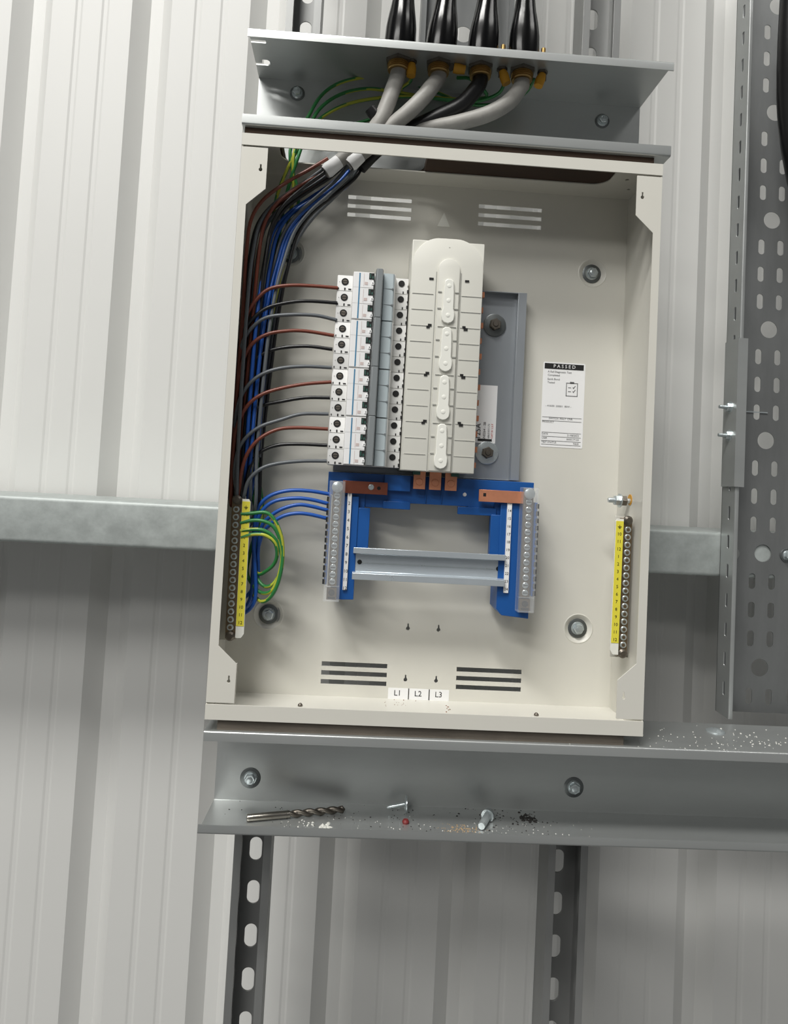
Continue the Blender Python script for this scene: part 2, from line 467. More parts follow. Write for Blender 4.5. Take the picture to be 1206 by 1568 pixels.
# ------------------------------------------------------------------ lower trunking
def lower_trunk():
    root = thing('steel_trunking', 'long steel trunking under the cream box with drill bit and screws lying in it', 'trunking', (.3, .09, -.113)); A = At(root)
    x0, x1, z0, z1 = 0.0, 1.05, -.1130, -.0118
    b = MB()
    b.fold(soften([(.0, z0 + .0092), (.0, z0), (.0905, z0 - .006), (.0905, z1), (.0, z1), (.0, z1 - .0098)], .0022), .0014, 'x', x0, x1)
    A(b, 'channel', 'zinc_sheet')
    for p in ((.0390, .0895, -.0945 + .002), (.4078, .0895, -.0900)):
        c = hexbolt(p, (0, -1, 0), .0062, .0115, rot=random.random()); A(c, 'bolt', ['zinc_screw', 'washer_dark'])
    c = MB(); c.lathe((.5565, .060, -.0118), (0, 0, .004), [(0, .010), (.35, .010), (1, .004)], 20)
    A(c, 'bolt', 'zinc_screw')
lower_trunk()
b = MB(); b.box(.012, .4300, .005, .086, -.0117, -.0006)
tag(b.build('gasket', 'gasket_grey'), 'worn grey brown strip between box and lower trunking', 'gasket')

# ================================================================== THE CREAM BOX
W, H, T = .4476, .6030, .0013
YB = .0905
box = thing('distribution_board', 'open cream metal distribution board fixed between two steel trunkings', 'electrical box', (W / 2, .092, 0.0)); BX = At(box)
DIMPLES = [(.0478, .090), (.4062, .090), (.0478, .5096), (.4062, .5096)]
def keyhole(x, z, r=.0022):
    o = circ(x, z, r, 14)
    return [(x - .0009, z - .0008 + r * 2.3), (x - .0009, z + r * .9)] + [q for q in circ(x, z, r, 14) if not (q[1] > z + r * .8)][::-1][::-1] and \
        [(x + .0008, z + .0055), (x - .0008, z + .0055)] + [(x + r * math.cos(math.radians(a)), z + r * math.sin(math.radians(a))) for a in range(112, 430, 22)]
def box_shell():
    b = MB()
    slots = []
    for xa, xb in ((.1115, .1865), (.2665, .3420)):
        for z in (.0375, .0275, .0175): slots.append(rect(xa, xb, z - .0026, z + .0026))
        for z in (.5810, .5705, .5600): slots.append(rect(xa, xb, z - .0024, z + .0024))
    keys = [keyhole(.208, .0815), keyhole(.2433, .0815), keyhole(.2081, .0232), keyhole(.2434, .0233)]
    dm = [circ(x, z, .0175, 40) for x, z in DIMPLES]
    b.plate(rect(.0, W, .0, H), slots + keys + dm, 'y', YB, YB + T)
    for x, z in DIMPLES:   # pressed dimples, dished towards the wall
        prof = [(.0175, 0), (.0165, -.0004), (.0150, .0004), (.0125, .0030), (.0118, .0034), (0.0001, .0034)]
        n = 40; vs = []; fs = []
        for r, d in prof:
            for k in range(n): vs.append((x + r * math.cos(2 * PI * k / n), YB + d, z + r * math.sin(2 * PI * k / n)))
        for j in range(len(prof) - 1):
            for k in range(n): fs.append((j * n + k, j * n + (k + 1) % n, (j + 1) * n + (k + 1) % n, (j + 1) * n + k))
        b.add(vs, fs)
    # floor and top of the box (top has the long cable opening)
    b.box(0, W, .0, YB, 0, T)
    b.plate([(0, 0), (W, 0), (W, YB), (0, YB)], [rrect(.036, .406, .012, .0575, .017, 8)] + [circ(.345, .020, .0014, 8), circ(.4356, .0634, .0020, 8), circ(.4243, .0389, .0022, 8)], 'z', H - T, H)
    # sides
    b.box(0, T, .0, YB, 0, H)
    b.box(W - T, W, .0, YB, 0, H)
    # face strips, top and bottom
    b.box(0, W, -.0012, 0.0003, .5905, H)
    b.box(0, W, -.0012, 0.0003, 0, .0152)
    BX(b, 'shell', 'cream_paint', bevel=.00035)
    # side face strips with the four corner gussets
    for s in (0, 1):
        def X(v): return W - v if s else v
        o = [(X(0), .0168), (X(.0285), .0168), (X(.0285), .0560), (X(.0092), .0735), (X(.0082), .5275), (X(.0275), .5455), (X(.0275), .5888), (X(0), .5888)]
        b = MB(); b.plate(o, [keyhole(X(.0210), .5655, .0019), keyhole(X(.0215), .0385, .0017)], 'y', -.0006, .0006)
        if s == 0:
            for z0, z1 in ((.0168, .056),): b.box(.0278, .0285, .0, .005, z0, z1)
        BX(b, 'face_strip', 'cream_paint', bevel=.0002)
box_shell()
# emboss: the small raised triangle above the cover
b = MB(); b.prism([(.218, .553), (.233, .553), (.2255, .570)], 'y', YB - .0006, YB + .0002); BX(b, 'arrow_mark', 'cover_clip', 'small pale triangle mark on the back plate')
# bolts in the back plate dimples, small screws on the floor
for x, z in DIMPLES:
    c = hexbolt((x, YB + .0034, z), (0, -1, 0), .0060, .0112, rot=random.random()); BX(c, 'bolt', ['zinc_screw', 'washer_dark'])
for x, z in ((.092, .0002), (.35, .0002)):
    c = MB(); c.lathe((x, .05, .0013), (0, 0, .003), [(0, .0026), (.5, .0026), (1, .0012)], 12); BX(c, 'screw', 'steel_dull')
# L1 L2 L3 label
b = MB(); yl = YB - .0004
for k in range(3): b.box(.1890 + .0236 * k, .2118 + .0236 * k, yl, YB, .0008, .0150 if False else .0135, 0)
for k in (1, 2): b.box(.1886 + .0236 * k, .1894 + .0236 * k, yl - .0003, YB, .0008, .0135, 1)
for k in range(3): b.text('L%d' % (k + 1), .1998 + .0236 * k, .0078, yl, .0088, 1)
BX(b, 'phase_label', ['white_label', 'print_black'], 'white label reading L1 L2 L3')
# PASSED sticker
def sticker():
    b = MB(); x0, x1, z0, z1 = .3520, .4022, .2995, .4000; y = YB - .0003
    b.plate(rrect(x0, x1, z0, z1, .0015, 3), [], 'y', y, YB, 0)
    b.box(x0 + .0015, x1 - .0020, y - .0003, y, z1 - .0080, z1 - .0015, 1)
    b.text('P A S S E D', (x0 + x1) / 2, z1 - .0048, y - .0004, .0056, 2)
    def L(s, x, z, sz=.0032, al='LEFT', mi=3): b.text(s, x, z, y, sz, mi, al)
    L('A Ref Diagnostic Test', x0 + .0055, z1 - .0115); L('Completed', x0 + .0055, z1 - .0155)
    L('Earth Bond', x0 + .0055, z1 - .0203); L('Tested', x0 + .0055, z1 - .0243)
    cx0, cx1, cz0, cz1 = x1 - .0222, x1 - .0082, z1 - .0395, z1 - .0235      # clipboard
    for q in ((cx0, cx1, cz0, cz0 + .0008), (cx0, cx1, cz1 - .0008, cz1), (cx0, cx0 + .0008, cz0, cz1), (cx1 - .0008, cx1, cz0, cz1), (cx0 + .0045, cx1 - .0045, cz1 - .0010, cz1 + .0014)):
        b.box(q[0], q[1], y - .0002, y, q[2], q[3], 3)
    for zz in (cz0 + .0052, cz0 + .0098):
        b.box(cx0 + .0025, cx0 + .0060, y - .0002, y, zz, zz + .0008, 3)
        b.prism([(cx0 + .0078, zz + .0006), (cx0 + .0090, zz - .0010), (cx0 + .0115, zz + .0026), (cx0 + .0108, zz + .003), (cx0 + .0090, zz + .0006), (cx0 + .0084, zz + .0014)], 'y', y - .0002, y, 3)
    L('- 415/50  2000/1  80W -', x0 + .0045, z0 + .0555 - .0085 + .0015, .0031)
    for zz in (.0350, .0308, .0170, .0122, .0072, .0028): b.box(x0 + .0012, x1 - .0022, y - .0002, y, z0 + zz, z0 + zz + .0005, 3)
    L('SWITCH  POLY  CNR', x0 + .009, z0 + .0338, .0030); L('PRODUCT', x0 + .0012, z0 + .0295, .0030)
    L('DATE', x0 + .0012, z0 + .0152, .0030); L('21/08/2023', x1 - .0045, z0 + .0148, .0031, 'RIGHT')
    L('USER', x0 + .0012, z0 + .0104, .0030); L('00001/7150', x1 - .0045, z0 + .0100, .0031, 'RIGHT')
    L('TEST STATUS', x0 + .0012, z0 + .0055, .0030); L('PASS', x1 - .0045, z0 + .0051, .0031, 'RIGHT')
    BX(b, 'test_sticker', ['white_label', 'print_black', 'white_label', 'print_grey'], 'white paper sticker reading PASSED under a black band')
sticker()
# orange earth mark on the right side wall
c = MB(); c.lathe((W - T, .052, .2425), (-.0005, 0, 0), [(0, .0062), (1, .0062)], 24); BX(c, 'earth_mark', 'lug_orange', 'small round orange mark on the inner wall')

# earth stud on the right wall
st = thing('earth_stud', 'zinc stud with nuts sticking out of the right inner wall of the box', 'bolt', (W - T, .052, .2412)); A = At(st)
c = MB(); c.lathe((.446, .052, .2412), (-.0245, 0, 0), [(0, .0030), (.95, .0030), (1, .0024)], 16); A(c, 'stud', 'zinc_screw')
c = MB(); c.lathe((.4415, .052, .2412), (-.0060, 0, 0), [(0, .0062), (.9, .0062), (1, .0056)], 6); A(c, 'nut', 'steel_dull')
c = MB(); c.lathe((.4352, .052, .2412), (-.0012, 0, 0), [(0, .0078), (1, .0078)], 22); A(c, 'washer', 'zinc_screw')
c = MB(); c.lathe((.4338, .052, .2412), (-.0055, 0, 0), [(0, .0060), (.85, .0060), (1, .0052)], 6); A(c, 'nut', 'zinc_screw')

# ================================================================== BUSBAR PAN
pan = thing('busbar_pan', 'grey steel mounting tray behind the breakers with two large bolts', 'mounting plate', (.21, YB, .257)); PN = At(pan)
b = MB()
b.plate(rect(.112, .3215, .2578, .4738), [], 'y', .0790, .0802)
b.fold([(.3150, .0795), (.3150, .0700), (.3225, .0700), (.3225, .0900)], -.0012, 'z', .2575, .4740)
b.box(.112, .3225, .0700, .0900, .4730, .4741)
b.box(.112, .3225, .0760, .0900, .2570, .2581)
PN(b, 'plate', 'pan_steel', bevel=.0003)
for x, z in ((.2894, .4365), (.2873, .2877)):
    c = MB()
    c.lathe((x, .0790, z), (0, -.0022, 0), [(0, .0132), (.8, .0132), (1, .0122)], 36)
    PN(c, 'washer', 'washer_dark' if z > .4 else 'zinc_screw')
    c = MB(); c.lathe((x, .0768, z), (0, -.0060, 0), [(0, .0070), (.85, .0070), (1, .0060)], 6, rot=.4); c.lathe((x, .0708, z), (0, -.0012, 0), [(0, .0034), (1, .0028)], 14)
    PN(c, 'bolt', 'steel_dull')
# rating sticker (code square left out)
b = MB(); y = .0787
b.box(.2640, .2965, y, .0790, .2990, .3660, 0)
b.text('125A', .2763, .3120, y, .0085, 1, 'CENTER', PI / 2)
b.text('SN0264 - 2B', .2835, .3130, y, .0040, 1, 'CENTER', PI / 2); b.text('68631011-73', .2885, .3130, y, .0032, 2, 'CENTER', PI / 2); b.text('CAT IV 1.5 F', .2925, .3130, y, .0032, 3, 'CENTER', PI / 2)
b.box(.2760, .2925, y - .0003, y, .3010, .3038, 1)
PN(b, 'rating_sticker', ['white_label', 'print_black', 'print_grey', 'print_red'], 'white rating sticker with rotated print')

# ================================================================== BREAKERS
PITCH = .0174
def breaker(label, z0):
    """three pole breaker, its Empty on the pan at the lower left corner"""
    root = thing('circuit_breaker', label, 'circuit breaker', (.1060, .078, z0), 'three pole breakers in a column')
    hz = PITCH * 3 - .0004
    # body: stepped section (x, y), y negative = towards the room
    sec = [(0, 0), (0, -.0370), (.0008, -.0378), (.0170, -.0378), (.0178, -.0540), (.0395, -.0545), (.0402, -.0500), (.0480, -.0500), (.0622, -.0535), (.0632, -.0525), (.0640, -.0400), (.0660, -.0398), (.0782, -.0398), (.0782, 0)]
    b = MB(); b.prism(sec, 'z', 0, hz); b.bev(.0003); body = b
    # printed front label with the blue line
    b = MB()
    b.box(.0180, .0395, -.0552, -.0540, .0008, hz - .0008, 0)
    b.box(.0185, .0238, -.0554, -.0550, .0010, hz - .0010, 2); b.box(.0238, .0252, -.0555, -.0550, .0012, hz - .0014, 1)
    for k in range(3):
        zz = PITCH * k
        b.box(.0300, .0335, -.0554, -.0550, zz + .003, zz + .0062, 3)
        b.box(.0290, .0294, -.0554, -.0550, zz + .0015, zz + .0155, 3)
    for k in (1, 2): b.box(.0180, .0395, -.0554, -.0548, PITCH * k - .0001, PITCH * k + .0001, 4)
    label_o = b.build('front_label', ['white_label', 'line_blue', 'white_label', 'print_pink', 'line_grey'], root)
    for k in range(3):
        zc = PITCH * (k + .5)
        # pole seams and terminal details
        s = body
        if k:
            s.box(.0006, .0172, -.0381, -.0375, PITCH * k - .0002, PITCH * k + .0001, 1)
            s.box(.0640, .0780, -.0401, -.0396, PITCH * k - .0002, PITCH * k + .0001, 1)
        for (u, v, ww, hh) in ((.0012, .0000, .0010, .0018), (.0080, -.0006, .0014, .0026), (.0125, .0000, .0032, .0012), (.0024, .0080, .0005, .0006)):
            s.box(u, u + ww, -.0383, -.0376, PITCH * k + v + .0012, PITCH * k + v + hh + .0012, 2)
        for (u, v, ww, hh) in ((.0722, .0000, .0012, .0026), (.0770, .0010, .0018, .0036), (.0775, .0075, .0007, .002)):
            s.box(u, u + ww, -.0403, -.0396, PITCH * k + v, PITCH * k + v + hh, 2)
        s = MB(); s.lathe((.0086, -.0372, zc + .0012), (0, -.0010, 0), [(0, .0040), (1, .0040)], 24, 0)
        s.lathe((.0086, -.0379, zc + .0012), (0, -.0006, 0), [(0, .0028), (1, .0024)], 20, 1)
        s.box(.0064, .0108, -.0387, -.0384, zc + .0008, zc + .0015, 0)
        s.build('terminal_screw', ['hole_black', 'steel_dull'], root)
        body.lathe((.0706, -.0396, zc + .0025), (0, -.0008, 0), [(0, .0035), (1, .0035)], 22, 2)
        s = MB(); s.box(.0345, .0402, -.0557, -.0540, zc + .0006, zc + .0073, 0)
        s.box(.0352, .0366, -.0560, -.0550, zc + .0014, zc + .0064, 1); s.box(.0378, .0394, -.0560, -.0550, zc + .0012, zc + .0040, 1)
        s.box(.0375, .0402, -.0560, -.0540, zc - .0052, zc - .0020, 2); s.box(.0385, .0393, -.0562, -.0550, zc - .0042, zc - .003, 0)
        s.build('indicator_window', ['hole_black', 'window_green', 'white_label'], label_o)
    body.build('body', ['breaker_grey', 'line_grey', 'hole_black'], root, sharp=25)
    # linked toggle and the pale handle shroud beside it
    b = MB(); b.prism([(.0412, -.0480), (.0418, -.0690), (.0428, -.0700), (.0485, -.0700), (.0495, -.0640), (.0498, -.0480)], 'z', .0002, hz + .0002); b.build('toggle', 'toggle_grey', root, bevel=.0004, sharp=25)
    b = MB(); b.prism([(.0500, -.0480), (.0500, -.0560), (.0508, -.0568), (.0605, -.0562), (.0618, -.0550), (.0620, -.0480)], 'z', .0004, hz - .0006)
    for k in (1, 2): b.box(.0502, .0618, -.0569, -.0560, PITCH * k - .0002, PITCH * k + .0001, 1); b.box(.0595, .0618, -.0572, -.0560, PITCH * k - .0008, PITCH * k + .0008, 1)
    b.build('handle_guard', ['toggle_slate', 'toggle_grey'], root)
    return root
ZB = .2636
breaker('topmost of the four three pole breakers stacked beside the white busbar cover', ZB + 3 * 3 * PITCH)
breaker('second three pole breaker from the top of the stack', ZB + 2 * 3 * PITCH)
breaker('third three pole breaker from the top of the stack', ZB + 3 * PITCH)
breaker('lowest three pole breaker, just above the blue neutral frame', ZB)

# ================================================================== BUSBAR COVER
cov = thing('busbar_cover', 'white moulded busbar cover with rounded top beside the breakers', 'busbar cover', (.225, .079, .262)); CV = At(cov)
x0, x1, z0, z1 = .1858, .2646, .2612, .5128
b = MB(); b.prism([(x0 - .0004, z0), (x1, z0), (x1, z1), (x0, z1)], 'y', .0270, .0800)
CV(b, 'base', 'cover_white', bevel=.0008)
def dome(xa, xb, za, zb, rx, rz, n=12):
    cz = zb - rz
    L = [(xa, za), (xb, za)]
    for k in range(n + 1):
        a = PI / 2 * k / n; L.append((xb - rx + rx * math.cos(a), cz + rz * math.sin(a)))
    for k in range(n + 1):
        a = PI / 2 + PI / 2 * k / n; L.append((xa + rx + rx * math.cos(a), cz + rz * math.sin(a)))
    return L
b = MB(); b.prism(dome(x0 + .0002, x1 - .0006, z0 + .0004, z1 + .0026, .030, .033), 'y', .0248, .0285); b.bev(.0006)
MI = 1
for k in range(1, 12):
    z = z0 + PITCH * k + .0005
    b.box(.1880, .2108, .0243, .0250, z - .0003, z + .0003, 1); b.box(.2415, .2632, .0243, .0250, z - .0003, z + .0003, 1)
b.box(.2128, .2136, .0243, .0250, z0, .4780, 1); b.box(.2398, .2406, .0243, .0250, z0, .4780, 1)
b.text('-', .226, .506, .0248, .006, 1)
for k, z in enumerate((.3137, .3655, .4177, .4700)):
    if k == 3: b.box(.2055, .2102, .0240, .0250, z - .0011, z + .0010, 2); b.box(.2445, .2490, .0240, .0250, z - .0013, z + .0008, 2)
    else:
        b.box(.2050, .2086, .0240, .0250, z - .0018, z + .0006, 2); b.box(.2066, .2105, .0240, .0250, z + .0002, z + .0028, 2)
        b.box(.2440, .2475, .0240, .0250, z + .0002, z + .0026, 2); b.box(.2455, .2498, .0240, .0250, z - .0022, z + .0006, 2)
CV(b, 'front_shell', ['cover_white', 'line_grey', 'hole_black'])
b = MB(); b.prism(dome(.2150, .2384, z0 + .001, .4925, .0117, .0117, 10), 'y', .0218, .0250); b.bev(.0007)
for k in range(4):
    zb = z0 + .0038 + .0522 * k
    for s in (-1, 1):
        for dz in (.0165, .0345): b.box(.2267 + s * .0092 - .0020, .2267 + s * .0092 + .0020, .0209, .0220, zb + dz - .0012, zb + dz, 1)
    if k: b.box(.2168, .2368, .0210, .0220, zb - .0042, zb - .0036, 1)
spine = CV(b, 'raised_spine', ['cover_white', 'line_grey'])
for k in range(4):
    zb = z0 + .0030 + .0522 * k; xc = .2270
    o = []
    for (dx, dz) in ((.0066, .0040), (.0072, .0085), (.0070, .0130), (.0056, .0165), (.0058, .0230), (.0056, .0340), (.0050, .0430), (.0047, .0465), (.0020, .0485)): o.append((xc + dx, zb + dz))
    for (dx, dz) in ((.0020, .0485), (.0047, .0465), (.0050, .0430), (.0056, .0340), (.0058, .0230), (.0056, .0165), (.0070, .0130), (.0072, .0085), (.0066, .0040)): o.append((xc - dx, zb + dz))
    o += [(xc - .0040, zb + .0012), (xc, zb), (xc + .0040, zb + .0012)]
    b = MB(); b.prism(o, 'y', .0188, .0220)
    for dz in (.009, .025, .041): b.lathe((xc, .0190, zb + dz), (0, -.0004, 0), [(0, .0030), (1, .0022)], 16)
    sub(b, spine, 'lock_clip', 'cover_clip', cov, bevel=.0008)
for k in range(12):
    z = z0 + PITCH * (k + .42); b = MB()
    b.box(.262, .2700 + (.0008 if k % 2 else 0), .0480, .0530, z, z + .0060)
    CV(b, 'copper_stub', 'copper')
for x in (.2080, .2254, .2428):
    b = MB(); b.box(x - .0065, x + .0065, .0440, .0480, .2420, .2640)
    b.lathe((x, .0440, .2498), (0, -.0008, 0), [(0, .0042), (1, .0036)], 18); CV(b, 'busbar_end', 'copper', 'copper busbar end with hole', bevel=.0003)
for x in (.2040, .2462):
    b = MB(); b.box(x - .004, x + .004, .0380, .046, .2575, .2625); CV(b, 'clip_foot', 'window_green')

# ================================================================== BLUE NEUTRAL FRAME
nf = thing('neutral_frame', 'blue plastic neutral terminal frame below the breakers', 'terminal frame', (.225, YB, .115)); NF = At(nf)
b = MB()
b.prism([(.1080, .2560), (.3380, .2560), (.3380, .2340), (.2950, .2240), (.2950, .2165), (.2650, .2180), (.2650, .2255), (.1960, .2255), (.1960, .2190), (.1560, .2190), (.1300, .2190), (.1080, .2340)], 'y', .0560, .0760)
b.box(.1260, .1500, .0540, .0800, .1700, .2400); b.box(.2940, .3180, .0540, .0800, .1700, .2400)
b.prism([(.1150, .2300), (.1430, .2300), (.1430, .1180), (.1180, .1170)], 'y', .0480, .0840)
b.prism([(.3380, .2340), (.3000, .2400), (.3000, .1150), (.3060, .1085), (.3360, .1060)], 'y', .0480, .0840)
b.box(.1700, .2000, .0520, .057, .2185, .2270); b.box(.2530, .2960, .0520, .057, .2165, .2250)
b.box(.1380, .1560, .0495, .0570, .1740, .2180); b.box(.2900, .3100, .0495, .0570, .1740, .2180)
b.box(.1700, .1990, .0500, .0600, .2385, .2560)
for x in (.217, .2345): b.box(x - .0006, x + .0006, .0545, .0562, .2270, .2560)
NF(b, 'frame', 'blue_plastic', bevel=.0005)
def nbar(xa, xb, zt, zb, side, nums, n0):
    xc = (xa + xb) / 2
    b = MB(); b.box(xa + .0030, xb - .0030, .0420, .0500, zb + .0150, zt - .0010); bar_o = NF(b, 'neutral_bar', 'brass_bar', bevel=.0004)
    c = MB(); c.fold([(xa, .0470), (xa, .0345), (xb, .0345), (xb, .0470)], .0008 if False else -.0008, 'z', zb, zt)
    c.box(xa, xb, .0345, .0470, zt - .0008, zt); c.box(xa, xb, .0345, .0470, zb, zb + .0008); c.box(xa, xb, .0340, .0350, zb + .0155, zb + .0166)
    NF(c, 'clear_cover', 'clear_plastic')
    for k in range(13):
        z = zt - .0160 - (zt - zb - .0360) * k / 12
        c = MB(); c.lathe((xc, .0420, z), (0, -.0014, 0), [(0, .0034), (.7, .0034), (1, .0029)], 16); c.box(xc - .0026, xc + .0026, .0403, .0407, z - .0004, z + .0004, 1)
        sub(c, bar_o, 'terminal_screw', ['zinc_screw', 'print_black'], nf)
    c = MB(); c.lathe((xc, .0400, zt - .0066), (0, -.0030, 0), [(0, .0062), (.6, .0058), (1, .0030)], 20); NF(c, 'end_screw', 'zinc_screw')
    c = MB(); c.box(xa + .0025, xb - .0025, .0400, .0460, zb + .0010, zb + .0135, 0); c.lathe((xc, .0400, zb + .0085), (0, -.0006, 0), [(0, .0034), (1, .0034)], 16, 1); c.box(xa + .004, xb - .004, .0395, .0401, zb + .0018, zb + .0040, 1)
    NF(c, 'end_clamp', ['brass_bar', 'hole_black'])
    # comb of blue guides on the outer side
    c = MB(); ox = xa - .0012 if side < 0 else xb + .0012
    c.box(min(ox, ox - side * .0028) , max(ox, ox - side * .0028), .0400, .0600, zb + .017, zt - .016, 0)
    for k in range(13):
        z = zt - .020 - (zt - zb - .040) * k / 12; c.box(ox - .0016, ox + .0016, .0392, .0402, z - .0026, z + .0026, 1)
    NF(c, 'guide_comb', ['blue_plastic', 'hole_black'])
nbar(.1112, .1268, .2460, .1172, -1, None, 1)
nbar(.3212, .3376, .2500, .1150, 1, None, 13)
b = MB(); b.box(.1305, .1350, .0455, .0480, .1285, .2350, 0)
for k in range(12): b.text(str(k + 1), .13275, .2315 - .0092 * k, .0455, .0050, 1)
NF(b, 'number_strip', ['white_label', 'print_black'], 'white strip numbered 1 to 12')
b = MB(); b.box(.3068, .3118, .0455, .0480, .1335, .2360, 0)
for k in range(12): b.text(str(k + 13), .3093, .2320 - .0086 * k, .0455, .0042, 1)
NF(b, 'number_strip', ['white_label', 'print_black'], 'white strip numbered 13 to 24')
b = MB(); b.box(.1245, .1735, .0440, .0470, .2335, .2470, 0); b.lathe((.1555, .0440, .2412), (0, -.0008, 0), [(0, .0034), (1, .0028)], 16, 1); b.lathe((.1640, .0440, .2405), (0, -.0003, 0), [(0, .0020), (1, .0020)], 12, 2)
NF(b, 'copper_link', ['copper_dark', 'zinc_screw', 'hole_black'], 'dull brown copper link', bevel=.0002)
b = MB(); b.box(.2745, .3240, .0440, .0470, .2320, .2452, 0); b.box(.2790, .2822, .0437, .0441, .2378, .2415, 1)
NF(b, 'copper_link', ['copper', 'hole_black'], 'bright copper link', bevel=.0002)
c = MB(); c.lathe((.2605, .0560, .2385), (0, -.0008, 0), [(0, .0022), (1, .0016)], 12); NF(c, 'rivet', 'white_label')

# DIN rail across the frame
dr = thing('din_rail', 'bright steel mounting rail between the two blue legs', 'mounting rail', (.225, .06, .1408)); A = At(dr)
b = MB(); b.fold([(.0420, .1752), (.0420, .1700), (.0500, .1690), (.0500, .1478), (.0420, .1468), (.0420, .1408)], -.0011, 'x', .1400, .3065)
A(b, 'rail', 'din_steel', bevel=.0003)
b = MB(); b.box(.150, .298, .0485, .0491, .1580, .1586)
A(b, 'score_line', 'zinc_screw')
for x in (.1475, .3005):
    c = MB(); c.lathe((x, .0490, .1590), (0, -.0004, 0), [(0, .0026), (1, .0026)], 14); A(c, 'hole', 'hole_black')

# ================================================================== EARTH BARS
def earth_bar(left):
    if left:
        P0, P1 = Vector((.0135, 0, .2185)), Vector((.0150, 0, .0765)); lab = 'earth terminal bar with yellow number strip at the left wall, green wires in it'
        xs, strip = -1, (.0212, .0222)
    else:
        P0, P1 = Vector((.4370, 0, .2165)), Vector((.4362, 0, .0765)); lab = 'empty earth terminal bar with yellow number strip at the right wall'
    root = thing('earth_bar', lab, 'terminal bar', (P1.x, .06, P1.z)); A = At(root)
    xc0, xc1 = P0.x, P1.x
    def lx(z, o): t = (P0.z - z) / (P0.z - P1.z); return xc0 + (xc1 - xc0) * t + o
    hw = .0055
    b = MB(); q = [(lx(.224, -hw), .2222), (lx(.224, hw), .2222), (lx(.073, hw), .0735), (lx(.073, -hw), .0735)]
    b.prism(q, 'y', .0330, .0430)
    bar_o = A(b, 'bar', 'brass_bar', bevel=.0006)
    if left: sgn = 1
    else: sgn = -1
    a0, a1 = hw + .0004, hw + .0092
    q = [(lx(.2215, sgn * a0), .2215), (lx(.2215, sgn * (a1 - .002)), .2215), (lx(.219, sgn * a1), .2185), (lx(.083, sgn * a1), .0800), (lx(.074, sgn * (a1 - .003)), .0755), (lx(.074, sgn * a0), .0755)]
    b = MB(); b.prism(q, 'y', .0290, .0310, 0)
    q = [(lx(.2190, sgn * (a0 + .0002)), .2190), (lx(.2190, sgn * (a1 - .0004)), .2190), (lx(.088, sgn * (a1 - .0004)), .0880), (lx(.088, sgn * (a0 + .0002)), .0880)]
    b.prism(q, 'y', .0286, .0292, 1)
    marks = ['E', '10', '11', '12'] + [str(k) for k in range(1, 13)]
    for k, t in enumerate(marks):
        z = .2130 - .0081 * k; x = lx(z, sgn * (a0 + a1) / 2)
        if k == 0:
            for j, ww in enumerate((.0020, .0013, .0006)): b.box(x - ww, x + ww, .0282, .0287, z - .001 * j - .0002, z - .001 * j + .0002, 2)
            b.box(x - .0002, x + .0002, .0282, .0287, z, z + .0018, 2)
        else: b.text(t, x, z, .0286, .0048, 2)
    A(b, 'number_strip', ['cover_clip', 'yellow_label', 'print_black'], 'yellow numbered strip')
    for k in range(16):
        z = .2100 - .0083 * k; x = lx(z, -sgn * .0004)
        c = MB(); c.lathe((x, .0330, z), (0, -.0016, 0), [(0, .0035), (.6, .0035), (1, .0029)], 16, 0); c.lathe((x, .0314, z), (0, -.0002, 0), [(0, .0019), (1, .0019)], 12, 1)
        sub(c, bar_o, 'terminal_screw', ['zinc_screw', 'brass_bar'], root)
    for z in (.2200, .0765):
        c = MB(); c.lathe((lx(z, 0), .0330, z), (0, -.0040, 0), [(0, .0052), (.5, .0050), (1, .0030)], 20); A(c, 'end_screw', 'steel_dull')
    # the cream bracket it stands on
    xa, xb = (.0013, .0210) if left else (.4270, .4463)
    b = MB(); b.box(xa, xb, .0430, .0445, .0700, .2240); b.box((xa if left else xb - .0014), (xa + .0014 if left else xb), .0430, .0700, .0700, .2240)
    A(b, 'bracket', 'cream_paint', bevel=.0003)
earth_bar(True); earth_bar(False)

# ================================================================== WIRES
# bundle lanes: t 0..1 across the bundle, levels going down from the top opening
LL = [(0.0862, 0.0500, 0.6005), (0.0681, 0.0500, 0.5857), (0.0416, 0.0500, 0.5659), (0.0197, 0.0500, 0.5450), (0.0082, 0.0500, 0.5205), (0.0048, 0.0500, 0.4834), (0.0042, 0.0500, 0.4467), (0.0038, 0.0500, 0.3957), (0.0034, 0.0500, 0.3233), (0.0042, 0.0500, 0.2659), (0.0057, 0.0500, 0.2196)]
LR = [(0.1272, 0.0500, 0.6021), (0.1186, 0.0500, 0.5850), (0.0972, 0.0500, 0.5625), (0.0765, 0.0500, 0.5416), (0.0613, 0.0500, 0.5168), (0.0524, 0.0500, 0.4830), (0.0458, 0.0500, 0.4495), (0.0402, 0.0500, 0.3980), (0.0361, 0.0500, 0.3252), (0.0339, 0.0500, 0.2675), (0.0354, 0.0500, 0.2212)]
def lane(t, depth, start=0, wob=.0):
    out = []
    ph = random.random() * 6
    for i, (a, c) in enumerate(zip(LL, LR)):
        if i < start: continue
        u = max(0.0, min(1.0, t + wob * math.sin(ph + i * .8)))
        dp_ = depth if not isinstance(depth, tuple) else depth[0] + (depth[1] - depth[0]) * min(1, i / 7)
        out.append((a[0] + (c[0] - a[0]) * u, dp_ + .004 * math.sin(ph + i * .6), a[2] + (c[2] - a[2]) * u))
    return out
def wire(name, mats, pts, r, label, cat='wire', group=None, n=9, per=5, stripe=None):
    b = MB(); b.tube(pts, r, n, per, 0, stripe)
    return tag(b.build(name, mats, sharp=60), label, cat, group)
RW = .0020
G = 'phase wires to the breaker terminals'
ORD = ['top', 'second', 'third', 'fourth', 'fifth', 'sixth', 'seventh', 'eighth', 'ninth', 'tenth', 'eleventh', 'lowest']
